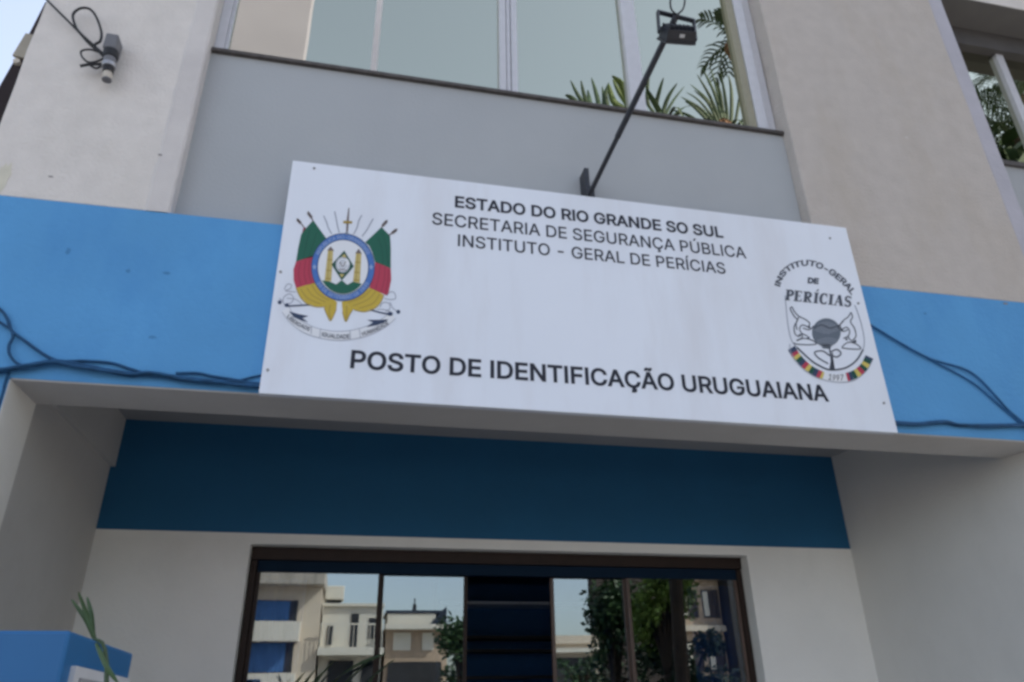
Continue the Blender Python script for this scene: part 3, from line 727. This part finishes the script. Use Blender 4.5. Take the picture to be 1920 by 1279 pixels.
def run(bm, pts, y, r, jig=0):
    P_ = [at(px, py, y + (random.uniform(-jig, jig) if jig else 0)) for px, py in pts]
    tube(bm, spline(P_, 6), r, 6)
run(cb, [(78, -14), (88, 0), (140, 52), (165, 80), (192, 103)], -.035, .0055)
run(cb, [(192, 100), (172, 82), (150, 62), (141, 48), (137, 28), (150, 16), (168, 17), (181, 33), (190, 60), (188, 77), (178, 86), (196, 108)], -.045, .0065)
run(cb, [(200, 105), (178, 95), (163, 93), (152, 97), (155, 108), (167, 117), (185, 114), (196, 108)], -.04, .005)
run(cb, [(150, 124), (168, 121), (200, 120)], -.045, .007); run(cb, [(168, 122), (182, 128), (198, 116)], -.045, .005)
tag(obj('cable', cb, M['cable'], smooth=True), 'looped black cable tangled beside the grey fitting on the left pillar', 'cable')

# ------------------------------------------------------------------ cables on the blue band
cb = bmesh.new(); r_ = random.Random(5)
MAIN = [(-30, 697), (0, 694), (25, 690), (45, 687), (70, 682), (100, 678), (140, 686), (200, 695), (245, 702), (275, 700), (305, 703), (345, 711), (400, 716), (450, 720), (500, 726)]
for k, (dy, rad) in enumerate(((0, .010), (4, .007), (-3, .006), (1, .007))):
    run(cb, [(x, y + dy * math.sin(x * .02 + k * 1.7) + r_.uniform(-1.2, 1.2)) for x, y in MAIN], -.014 - .006 * k, rad)
run(cb, [(110, 678), (160, 677), (210, 681), (238, 690), (270, 700)], -.010, .006)
run(cb, [(330, 700), (370, 700), (400, 706), (450, 714), (500, 722)], -.012, .006)
run(cb, [(440, 716), (470, 708), (500, 702)], -.008, .0045)
run(cb, [(-20, 566), (2, 582), (14, 598), (22, 620), (45, 638), (75, 660), (100, 674), (130, 682)], -.012, .0065)
run(cb, [(-20, 592), (2, 606), (20, 618), (24, 632), (17, 648), (18, 664), (30, 680), (48, 688)], -.016, .006)
run(cb, [(22, 688), (12, 710), (4, 740), (-6, 770)], -.008, .005)
tag(obj('cable_bundle', cb, M['cable_blue'], smooth=True), 'sagging bundle of painted cables along the blue band left of the white sign', 'cable')
cb = bmesh.new()
for k, (dy, rad) in enumerate(((0, .009), (3, .007), (-2, .006))):
    run(cb, [(x, y + dy * math.sin(x * .03 + k * 2)) for x, y in ((1660, 791), (1690, 793), (1720, 795), (1770, 793), (1800, 798), (1850, 798), (1920, 797), (1960, 797))], -.012 - .005 * k, rad)
tag(obj('cable_bundle', cb, M['cable_blue'], smooth=True), 'straight cable bundle low on the blue band right of the white sign', 'cable')
cb = bmesh.new()
run(cb, [(1620, 602), (1640, 614), (1690, 644), (1745, 673), (1800, 689), (1830, 705), (1860, 735), (1890, 768), (1925, 797), (1960, 822)], -.014, .0065)
run(cb, [(1640, 615), (1745, 675), (1790, 698), (1830, 722), (1865, 752), (1910, 790), (1960, 830)], -.010, .005)
tag(obj('cable', cb, M['cable_pale'], smooth=True), 'thin cable sagging diagonally across the blue band right of the sign', 'cable')

# ------------------------------------------------------------------ blue totem, bottom left
ty = -.9
c0 = at(133, 1182, ty); cz = c0.z
TT = empty('notice_totem', (c0.x - .2, ty + .3, 0), 'blue box-like notice totem with a grey panel, cut by the bottom left corner', 'totem')
xw = c0.x; yb = ty + .62
e = at(250, 1225, yb)
def skew(bm):                                        # the body is turned a few degrees
    return bm
bx = bmesh.new()
e2 = Vector((e.x + 0, yb, 0))
poly = [(xw - .62, ty), (xw, ty), (e2.x, yb), (e2.x - .62, yb)]
va = [bx.verts.new((x, y, 0)) for x, y in poly]; vb = [bx.verts.new((x, y, cz if y == ty else e.z)) for x, y in poly]
bx.faces.new(va[::-1]); bx.faces.new(vb)
for i in range(4): bx.faces.new((va[i], va[(i + 1) % 4], vb[(i + 1) % 4], vb[i]))
obj('body', bx, M['totem_blue'], TT, bevel=.008)
sx = Vector((e2.x - xw, yb - ty, 0)); SL = sx.length; sx.normalize(); sn = Vector((sx.y, -sx.x, 0)); dz = (e.z - cz) / SL
def plate(s0, s1, t0, t1, d0, d1):
    bm = bmesh.new(); o = Vector((xw, ty, 0)); vs = []
    for d in (d0, d1):
        for s, t in ((s0, t0), (s1, t0), (s1, t1), (s0, t1)): vs.append(bm.verts.new(o + sx * s + sn * d + Vector((0, 0, t + dz * s))))
    for q in ((0, 1, 2, 3), (7, 6, 5, 4), (0, 4, 5, 1), (1, 5, 6, 2), (2, 6, 7, 3), (3, 7, 4, 0)): bm.faces.new([vs[i] for i in q])
    bmesh.ops.recalc_face_normals(bm, faces=bm.faces[:]); return bm
PN = obj('panel', plate(.06, SL - .03, .6, cz - .075, .0, .012), M['panel_white'], TT)
obj('notice', plate(.10, SL - .05, .62, cz - .10, .0125, .017), M['panel_grey'], PN)
obj('rule', plate(.10, SL - .06, cz - .128, cz - .118, .0172, .020), M['far_dark'], PN)

# ------------------------------------------------------------------ plants
def blade(bm, pts, wd, k=7, fold=.25, side=None):
    """a long leaf along a curve, folded along its midrib, tapering to a point"""
    C = spline(pts, k); n = len(C); rows = []
    for i, p in enumerate(C):
        t = i / (n - 1); d = (C[min(i + 1, n - 1)] - C[max(i - 1, 0)]).normalized()
        s = side or d.cross(Vector((0, 0, 1)));
        if s.length < .05: s = d.cross(Vector((1, 0, 0)))
        s = (s - d * s.dot(d)).normalized(); u = s.cross(d)
        wv = wd * (math.sin(math.pi * min(1, .12 + t * .88)) ** .7) * .5 + .0008
        rows.append([bm.verts.new(p - s * wv + u * wv * fold), bm.verts.new(p), bm.verts.new(p + s * wv + u * wv * fold)])
    for A, C2 in zip(rows, rows[1:]):
        for j in (0, 1): bm.faces.new((A[j], A[j + 1], C2[j + 1], C2[j]))

def frond(bm, base, tip, sag, nl, ll, wl, rnd, droop=.35):
    """a pinnate frond: arched midrib with leaflets both sides"""
    mid = base.lerp(tip, .55) + Vector((0, 0, sag)); C = spline([base, mid, tip], 10); n = len(C)
    tube(bm, C, [max(.002, .010 * (1 - i / n)) * (wl / .03) for i in range(n)], 5)
    for i in range(nl):
        t = .12 + .88 * i / nl; f = t * (n - 1); j = min(int(f), n - 2); p = C[j].lerp(C[j + 1], f - j); d = (C[j + 1] - C[j]).normalized()
        s = d.cross(Vector((0, 0, 1))); s = s.normalized() if s.length > .05 else Vector((1, 0, 0)); u = s.cross(d)
        L = ll * (math.sin(math.pi * (.18 + .75 * t)) ** .8) * rnd.uniform(.85, 1.1)
        for sg in (-1, 1):
            dr = (s * sg * .75 + d * .8 + u * rnd.uniform(.1, .4)).normalized()
            e_ = p + dr * L - Vector((0, 0, L * droop * rnd.uniform(.5, 1.2))); m_ = p + dr * L * .5 + Vector((0, 0, L * .05))
            blade(bm, [p, m_, e_], wl, 3, .2)

def palm(label, base, crown, nf, fl, seed, group, trunk_r=.16, ll=.45, wl=.04, lean=None, mats=('leaf_dark',), nl=26):
    rnd = random.Random(seed)
    T_ = empty('palm_tree', base, label, 'palm tree', group)
    bm = bmesh.new(); mid = base.lerp(crown, .4) + (lean or Vector((0, 0, 0))); C = spline([base, mid, crown], 14)
    tube(bm, C, [trunk_r * (1.15 - .35 * i / len(C) + .04 * math.sin(i * 2.2)) for i in range(len(C))], 12); obj('trunk', bm, M['bark'], T_, smooth=True)
    bm = bmesh.new()
    for i in range(nf):
        a = 2.39996 * i + rnd.uniform(-.3, .3); el = rnd.uniform(-.25, 1.25) if i % 3 else rnd.uniform(.7, 1.4); L = fl * rnd.uniform(.8, 1.1)
        d = Vector((math.cos(a) * math.cos(el), math.sin(a) * math.cos(el), math.sin(el)))
        tip = crown + d * L + Vector((0, 0, -L * .25 * math.cos(el)))
        frond(bm, crown, tip, L * .16, nl, ll, wl, rnd)
    obj('crown', bm, M[mats[0]], T_)
    bm = bmesh.new()
    for i in range(9):
        a = i * .7 + rnd.uniform(0, .4); d = Vector((math.cos(a), math.sin(a), 0)); L = fl * .45
        blade(bm, [crown - Vector((0, 0, .05)), crown + d * L * .45 - Vector((0, 0, L * .25)), crown + d * L * .5 - Vector((0, 0, L * .9))], .09, 4)
    obj('dead_fronds', bm, M['dead_frond'], T_)
    return T_

def tree(label, base, h, rx, rz, n, size, m, seed, group, trunk_r=.15, lean=0.):
    """tapered trunk with limbs and a crown of separate leaf clumps"""
    rnd = random.Random(seed); T_ = empty('tree', base, label, 'tree', group)
    c = base + Vector((lean, 0, h)); bm = bmesh.new()
    fork = base.lerp(c, .55)
    tube(bm, spline([base, base.lerp(fork, .5) + Vector((.06, 0, 0)), fork], 5), [trunk_r * (1.2 - .05 * i) for i in range(11)], 9)
    lobes = []
    for i in range(9):
        a = 2.4 * i; q = c + Vector((math.cos(a) * rx * rnd.uniform(.3, .75), math.sin(a) * rx * rnd.uniform(.3, .75), rnd.uniform(-.6, .7) * rz))
        tube(bm, spline([fork, fork.lerp(q, .5) + Vector((0, 0, .1 * h)), q], 5), [trunk_r * (.55 - .045 * k) for k in range(11)], 6)
        lobes.append((q, rnd.uniform(.32, .55)))
    obj('trunk', bm, M['bark'], T_, smooth=True)
    bm = bmesh.new()
    for i in range(n):
        q, s = rnd.choice(lobes)
        d = Vector((rnd.gauss(0, 1), rnd.gauss(0, 1), rnd.gauss(0, 1))).normalized() * (rnd.random() ** .4)
        p = q + Vector((d.x * rx * s, d.y * rx * s, d.z * rz * s))
        u = Vector((rnd.gauss(0, 1), rnd.gauss(0, 1), rnd.gauss(0, .6))).normalized(); v = u.cross(Vector((rnd.gauss(0, 1), rnd.gauss(0, 1), 1))).normalized()
        l = size * rnd.uniform(.6, 1.3)
        bm.faces.new([bm.verts.new(x) for x in (p, p + u * l * .5 + v * l * .28, p + u * l, p + u * l * .5 - v * l * .28)])
    obj('crown', bm, M[m], T_)
    return T_

# palm leaf in front of the totem
pp = at(215, 1300, -1.25)
PL = empty('potted_plant', (pp.x + .06, -1.25, 0), 'slender potted plant whose green leaf crosses the blue totem at lower left', 'plant')
def pot(parent, x, y, r, h):
    bm = bmesh.new(); prof = [(r * .7, 0), (r * .98, h * .86), (r * 1.06, h * .86), (r * 1.06, h), (r * .95, h), (r * .9, h * .9)]; n = 24; rows = []
    for rr_, zz in prof: rows.append([bm.verts.new((x + rr_ * math.cos(2 * math.pi * k / n), y + rr_ * math.sin(2 * math.pi * k / n), zz)) for k in range(n)])
    for A, C in zip(rows, rows[1:]):
        for k in range(n): bm.faces.new((A[k], A[(k + 1) % n], C[(k + 1) % n], C[k]))
    bm.faces.new(rows[-1]); bm.faces.new(rows[0][::-1])
    return obj('pot', bm, M['clay'], parent, smooth=False)
pot(PL, pp.x + .06, -1.25, .18, .36)
y_ = -1.25
bm = bmesh.new(); st = [Vector((pp.x + .06, y_, .33)), Vector((pp.x + .05, y_, 1.0)), at(200, 1290, y_), at(177, 1195, y_)]
tube(bm, spline(st, 6), [.009 - .00034 * i for i in range(19)], 7); obj('stem', bm, M['leaf_dark'], PL, smooth=True)
def lf(*pts, wd=.018):
    bm = bmesh.new(); blade(bm, [at(px, py, y_ + dy) for px, py, dy in pts], wd, 6, .5, Vector((.97, .1, .2))); obj('leaf', bm, M['leaf'], PL)
lf((178, 1200, 0), (163, 1165, .01), (134, 1124, .02), wd=.008); lf((177, 1195, 0), (162, 1150, 0), (147, 1110, -.01), wd=.007); lf((176, 1190, 0), (171, 1150, .01), (163, 1119, .02), wd=.007)
lf((180, 1205, 0), (200, 1250, -.02), (222, 1282, -.02), wd=.008); lf((178, 1195, 0), (167, 1165, 0), (160, 1140, .01), wd=.007)
rnd = random.Random(9)
for k in range(9):
    a = k * .7; bm = bmesh.new(); b_ = Vector((pp.x + .055, y_, .75 + .07 * k)); d = Vector((math.cos(a), math.sin(a), 0))
    blade(bm, [b_, b_ + d * .12 + Vector((0, 0, .10)), b_ + d * .22 + Vector((0, 0, .03))], .02, 5); obj('leaf', bm, M['leaf'], PL)

# areca palm standing in the porch before the left door leaf
ay = 1.15; ab = at(600, 1420, ay)
AP = empty('areca_palm', (ab.x, ay, 0), 'potted palm in front of the left glass door leaf, only its arching leaf tips showing', 'plant')
pot(AP, ab.x, ay, .2, .4)
def tips(p): return [at(px, py, ay + dy) for px, py, dy in p]
bm = bmesh.new()
for p in ([(530, 1330, 0), (552, 1282, 0), (573, 1258, 0)], [(545, 1340, 0), (570, 1280, 0), (600, 1246, -.02)], [(560, 1350, 0), (588, 1282, 0), (612, 1252, 0), (630, 1236, 0)], [(590, 1350, 0), (620, 1285, 0), (660, 1250, .02), (700, 1232, .03), (722, 1226, .03)],
          [(600, 1360, 0), (645, 1282, 0), (672, 1256, 0), (692, 1238, 0)], [(640, 1360, 0), (690, 1278, 0), (718, 1252, 0), (742, 1234, 0)], [(500, 1360, 0), (520, 1300, 0), (545, 1272, 0)]):
    blade(bm, tips(p), .034, 6, .35, Vector((.6, .5, .5)))
rnd = random.Random(4); root = Vector((ab.x, ay, .38))
for k in range(8):
    a = k * .8 + .2; tip = root + Vector((math.cos(a) * .36, math.sin(a) * .2, .68 + .04 * (k % 3)))
    frond(bm, root, tip, .1, 12, .2, .022, rnd)
for px in (545, 590, 650):
    q = at(px, 1345, ay); tube(bm, spline([root, root.lerp(q, .5) + Vector((0, 0, .05)), q], 5), .006, 5)
obj('fronds', bm, M['leaf_dark'], AP)

# ------------------------------------------------------------------ the neighbour at far left
N = empty('neighbour_building', (-3.2, 3.2, 0), 'dark brown neighbouring wall with a beige band, glimpsed at the top left edge', 'building')
bm = bmesh.new(); prism(bm, [(-3.425, Z + 6.34), (-3.47, Z + 5.78), (-3.535, Z + 5.22), (-3.62, Z + 4.4), (-3.9, 0), (-2.2, 0), (-2.2, Z + 6.34)], 3.0, 3.6); obj('wall', bm, M['nb_brown'], N)
bm = bmesh.new(); prism(bm, [(-3.475, Z + 5.86), (-3.515, Z + 5.56), (-2.2, Z + 5.42), (-2.2, Z + 5.72)], 2.97, 2.998); obj('band', bm, M['nb_beige'], N)
bm = bmesh.new(); tube(bm, [(-3.46, 2.96, Z + 5.49), (-3.46, 2.999, Z + 5.49)], .03, 10); obj('bolt', bm, M['beige_plastic'], N)

# ------------------------------------------------------------------ across the square (what the glass reflects)
YF = -34.0
H = empty('apartment_block', (-3, YF - 3, 0), 'concrete topped apartment block with blue windows, reflected in the left door leaf', 'building')
obj('wall', boxes((-4.85, -1.2, YF - 7, YF, 0, 7.1)), M['cream'], H)
obj('roof_slab', boxes((-4.85, -1.1, YF - 7.2, YF + 1.1, 6.70, 7.62)), M['concrete'], H)
obj('balcony', boxes((-4.85, -2.1, YF + .0, YF + .9, 4.10, 4.97)), M['white_far'], H)
obj('balcony', boxes((-4.85, -2.1, YF + .0, YF + .9, 1.2, 2.68)), M['white_far'], H)
for z0, z1 in ((5.02, 6.0), (2.72, 4.08)):
    wn = obj('window', boxes((-4.6, -2.32, YF + .002, YF + .06, z0, z1)), M['far_dark'], H); obj('shutter', boxes((-4.55, -2.7, YF + .061, YF + .09, z0 + .03, z1 - .03)), M['far_blue'], wn)
H = empty('white_house', (.4, YF - 3, 0), 'white house with railed terrace and roof tank, reflected in the left door leaf', 'building')
obj('wall', boxes((-1.1, 1.95, YF - 6, YF - .8, 0, 5.9)), M['white_far'], H)
obj('terrace', boxes((-1.15, 2.0, YF - .8, YF + .4, 3.5, 3.84)), M['white_far'], H)
obj('parapet', boxes((-1.15, 2.0, YF - 1.2, YF - .6, 5.86, 6.0)), M['white_far'], H)
bm = bmesh.new()
for i in range(16): box(bm, -1.12 + i * .2, -1.09 + i * .2, YF + .34, YF + .37, 3.84, 4.86)
box(bm, -1.15, 2.0, YF + .33, YF + .38, 4.861, 4.94); obj('railing', bm, M['white_far'], H)
obj('door', boxes((.35, .72, YF - .79, YF - .74, 3.84, 5.5)), M['far_dark'], H)
obj('window', boxes((1.25, 1.75, YF - .79, YF - .75, 4.3, 5.3)), M['far_dark'], H)
obj('window', boxes((-.8, -.5, YF - .79, YF - .75, 4.0, 4.9)), M['far_dark'], H)
obj('water_tank', boxes((-1.05, -.12, YF - 2.5, YF - 1.3, 6.25, 6.92)), M['white_far'], H, bevel=.05)
obj('tank_stand', boxes((-.95, -.25, YF - 2.3, YF - 1.5, 5.9, 6.249)), M['far_dark'], H)
obj('ground_opening', boxes((-.6, .6, YF - .79, YF - .70, 0, 3.3), (1.0, 1.8, YF - .79, YF - .70, 0.6, 3.3)), M['far_dark'], H)
H = empty('stone_house', (3.6, YF - 3, 0), 'low stone house with dark roof sheet and mast, reflected in the second door leaf', 'building')
obj('wall', boxes((2.1, 5.3, YF - 6, YF - .5, 0, 4.9)), M['far_tan'], H)
obj('parapet', boxes((2.05, 5.45, YF - .6, YF + .2, 4.72, 4.95)), M['white_far'], H)
obj('attic', boxes((2.2, 4.7, YF - 4, YF - .9, 4.95, 5.55)), M['white_far'], H)
bm = bmesh.new(); prism(bm, [(4.3, 4.95), (5.25, 4.95), (5.25, 5.9)], YF - 3, YF - .8); box(bm, 2.1, 5.2, YF - 4.1, YF - .85, 5.556, 5.70); obj('roof', bm, M['solar'], H)
bm = bmesh.new(); tube(bm, [(3.55, YF - 1, 5.7), (3.55, YF - 1, 6.3)], .04, 6); box(bm, 3.45, 3.65, YF - 1.05, YF - .95, 5.7, 6.0); obj('mast', bm, M['far_dark'], H)
for x0, x1 in ((2.5, 3.4), (4.0, 4.6)): obj('window', boxes((x0, x1, YF - .49, YF - .44, 3.75, 4.6)), M['white_far'], H)
obj('ground_opening', boxes((2.3, 5.0, YF - .49, YF - .40, 0, 3.2)), M['far_dark'], H)
H = empty('corniced_house', (11.5, YF - 3, 0), 'low cream house with a cornice, reflected in the third door leaf', 'building')
obj('wall', boxes((9.0, 13.3, YF - 6, YF, 0, 4.0)), M['cream'], H)
obj('cornice', boxes((8.9, 13.35, YF - .1, YF + .5, 3.55, 3.75)), M['white_far'], H)
obj('parapet', boxes((9.0, 13.3, YF - .3, YF + .2, 4.0, 4.42)), M['cream'], H)
obj('shop_opening', boxes((9.4, 13.0, YF + .002, YF + .1, 0, 3.3)), M['far_dark'], H)
H = empty('dark_tower', (15, YF - 3, 0), 'tall dark brown tower block, reflected in the third door leaf', 'building')
obj('wall', boxes((13.35, 17.4, YF - 1.5, YF, 0, 14)), M['far_brown'], H)
obj('window', boxes((14.3, 15.3, YF + .002, YF + .05, 5.6, 6.6)), M['far_dark'], H)
obj('window', boxes((14.3, 15.3, YF + .002, YF + .05, 8.6, 9.6)), M['far_dark'], H)
H = empty('tan_building', (20, YF - 3, 0), 'tan building with pale windows and brown panels, reflected at right in the glass door', 'building')
obj('wall', boxes((17.6, 20.6, YF - 8, YF, 0, 12)), M['far_tan'], H)
for z0 in (2.6, 5.3, 8.0):
    for x0 in (18.2, 19.5):
        fr_ = obj('window', boxes((x0, x0 + 1.0, YF + .002, YF + .05, z0, z0 + 1.5)), M['far_brown'], H)
        obj('shutter', boxes((x0 + .05, x0 + .35, YF + .051, YF + .08, z0 + .1, z0 + 1.4)), M['white_far'], fr_)
for z0 in (4.6, 7.3): obj('ledge', boxes((17.6, 20.6, YF + .0, YF + .35, z0, z0 + .3)), M['cream'], H)
H = empty('dark_warehouse', (24, YF - 3, 0), 'broad dark brown warehouse, mirrored at the right end of the glass door', 'building')
obj('wall', boxes((20.7, 34, YF - 8, YF + 1, 0, 11)), M['far_dark'], H)
obj('gate', boxes((22, 25, YF + 1.002, YF + 1.05, 0, 4)), M['far_dark'], H)
H = empty('pale_tower', (-9, -34, 0), 'tall pale apartment tower, mirrored in the left pane of the upper window', 'building')
obj('wall', boxes((-14, -4.95, -31.2, -30, 0, 50)), M['tower_pale'], H)
# trees in the square
g = 'trees and palms across the street, mirrored in the glass'
def strap_palm(label, base, root, leaves, wl, m, seed, trunk_r=.09, extra=10, el=1.0, dead=False):
    """a palm whose long strap leaves rise from the crown; leaves given as photo curves seen in the window"""
    rnd = random.Random(seed); T_ = empty('palm_tree', base, label, 'palm tree', g)
    crown = refl(*root, -5.5, .13)
    bm = bmesh.new(); C = spline([base, base.lerp(crown, .5) + Vector((-.1, 0, .2)), crown], 14)
    tube(bm, C, [trunk_r * (1.2 - .4 * i / len(C) + .05 * math.sin(i * 2.2)) for i in range(len(C))], 12); obj('trunk', bm, M['bark'], T_, smooth=True)
    bm = bmesh.new()
    for lf_ in leaves:
        dy = rnd.uniform(-.35, .35); n = len(lf_)
        P_ = [refl(px, py, -5.5 + dy * k / (n - 1), .13) for k, (px, py) in enumerate(lf_)]
        blade(bm, [crown.lerp(P_[0], .5)] + P_ if (P_[0] - crown).length > .25 else P_, wl * rnd.uniform(.8, 1.15), 5, .3, Vector((.9, .3, .2)))
    for i in range(extra):
        a = 2.39996 * i + rnd.uniform(-.3, .3); L = el * rnd.uniform(.7, 1.1); d = Vector((math.cos(a), math.sin(a) * .9, 0))
        blade(bm, [crown, crown + d * L * .5 + Vector((0, 0, .05)), crown + d * L * .8 - Vector((0, 0, L * .5))], wl, 5, .3)
    obj('crown', bm, M[m], T_)
    if dead:
        bm = bmesh.new()
        for i in range(12):
            a = i * .55; d = Vector((math.cos(a), math.sin(a), 0))
            blade(bm, [crown + Vector((0, 0, .45)), crown + d * .16 + Vector((0, 0, .2)), crown + d * .2 - Vector((0, 0, .5))], .09, 4)
        obj('dead_fronds', bm, M['dead_frond'], T_)
strap_palm('tall palm with a dead brown skirt, mirrored at the lower right of the upper window', Vector((5.15, -5.5, 0)), (1362, 262),
    [[(1352, 235), (1325, 185), (1293, 157)], [(1350, 250), (1318, 208), (1275, 181)], [(1345, 262), (1300, 222), (1258, 205)], [(1352, 215), (1338, 170), (1314, 124)], [(1358, 215), (1345, 170), (1331, 127)],
     [(1364, 215), (1358, 170), (1349, 130)], [(1348, 222), (1330, 178), (1306, 138)], [(1345, 228), (1325, 190), (1300, 168)], [(1372, 220), (1372, 170), (1366, 140)], [(1340, 240), (1300, 200), (1283, 190)],
     [(1380, 225), (1388, 180), (1392, 150)], [(1356, 210), (1350, 172), (1340, 150)], [(1350, 240), (1312, 190), (1285, 172)]], .062, 'leaf_dark', 3, .10, 12, 1.2, True)
strap_palm('bright palm with upright strap leaves, mirrored behind the floodlight arm in the upper window', Vector((7.7, -5.7, 0)), (1248, 235),
    [[(1216, 195), (1215, 165), (1219, 136)], [(1232, 195), (1238, 168), (1245, 145)], [(1245, 205), (1255, 178), (1270, 155)], [(1250, 210), (1264, 185), (1283, 161)], [(1240, 220), (1222, 185), (1211, 160)], [(1250, 225), (1232, 195), (1214, 166)], [(1255, 222), (1280, 202), (1300, 198)]], .062, 'leaf_dark', 5, .08, 8, .8)
strap_palm('small yellow-green palm, mirrored left of the floodlight arm in the upper window', Vector((7.4, -5.3, 0)), (1178, 225),
    [[(1180, 195), (1165, 160), (1146, 142)], [(1178, 200), (1160, 172), (1148, 148)], [(1182, 195), (1172, 165), (1160, 146)], [(1172, 205), (1150, 190), (1140, 156)]], .11, 'leaf_yellow', 6, .06, 5, .5)
strap_palm('low dark leafy clump, mirrored at the left end of the plants in the upper window', Vector((7.9, -5.5, 0)), (1110, 225),
    [[(1098, 200), (1082, 175), (1070, 150)], [(1102, 200), (1094, 175), (1089, 150)], [(1095, 205), (1075, 185), (1060, 178)], [(1106, 200), (1104, 185), (1101, 168)], [(1122, 200), (1116, 172), (1108, 145)], [(1130, 205), (1131, 185), (1128, 161)], [(1138, 205), (1134, 178), (1141, 154)]], .085, 'leaf_dark', 7, .06, 5, .5)
b = refl(1377, 75, -5.6, .13)
palm('slim taller palm, mirrored against the right frame of the upper window', Vector((b.x + .25, -5.6, 0)), b, 16, .85, 12, g, .075, .34, .045, nl=8)
b = refl(1905, 260, -5.5, .31)
palm('dark palm mirrored in the cut-off window at the right edge', Vector((b.x + .4, -5.5, 0)), b, 26, 1.7, 8, g, .14, .5, .026, nl=18)
b = refl(1935, 150, -5.5, .31)
palm('taller dark palm, mirrored at the upper corner of the right-hand window', Vector((b.x + .5, -5.6, 0)), b, 18, 1.3, 11, g, .13, .4, .02, nl=18)
def tr(px, py, yr, hdz, label, rx, rz, n, size, m, seed):
    b = refl(px, py, yr, YG); return tree(label, Vector((b.x, yr, -.0)), b.z + hdz, rx, rz, n, size, m, seed, g)
for k, (px_, x_) in enumerate(((0, -24.0), (1, 26.0))):
    T = empty('utility_pole', (x_, -15.0, 0), ('wooden utility pole at the left end of the overhead wire across the street', 'wooden utility pole at the right end of the overhead wire across the street')[k], 'pole')
    bm = bmesh.new(); tube(bm, [(x_, -15, 0), (x_, -15, 5.9)], [.13, .10], 10); obj('post', bm, M['bark'], T)
    obj('crossarm', boxes((x_ - .05, x_ + .05, -15.7, -14.3, 5.45, 5.55)), M['bark'], T)
bm = bmesh.new(); tube(bm, spline([(-24, -14.6, 5.56), (-10, -14.6, 5.0), (1, -14.6, 4.72), (12, -14.6, 4.95), (26, -14.6, 5.56)], 8), .018, 6)
tag(obj('overhead_wire', bm, M['cable']), 'thin overhead wire across the street, mirrored against the sky in the glass door', 'wire')
tr(868, 1245, -20, 0, 'bushy tree mirrored at the right of the second door leaf', 1.1, 1.3, 3200, .20, 'leaf', 21)
tr(1152, 1205, -14.5, -.1, 'dark weeping tree mirrored in the third door leaf', 0.75, 1.7, 3200, .18, 'leaf', 22)
tr(1240, 1135, -12.5, 0, 'bright green tree mirrored in the fourth door leaf', 1.0, 1.9, 4200, .17, 'leaf_light', 23)
tr(1285, 1260, -13, 0, 'low dark shrubby tree mirrored at the lower right of the glass door', 1.3, .9, 3500, .17, 'leaf_dark', 24)
tr(1090, 1262, -18, 0, 'small pale flowering shrub mirrored low in the third door leaf', .9, .6, 700, .14, 'leaf', 25)
tree('large leafy street tree mirrored in the right-hand window, added to shade the right facade', Vector((11.0, -5.0, 0)), 6.9, 3.6, 3.4, 22000, .42, 'leaf_dark', 31, g, .28)  # added off to the right to cut the skylight on the facade
tree('tall leafy street tree far to the right, added behind the other one to shade the right facade', Vector((16.5, -5.4, 0)), 8.6, 4.0, 4.0, 14000, .40, 'leaf', 32, g, .3)  # second crown added out of view, also to dim the right of the facade
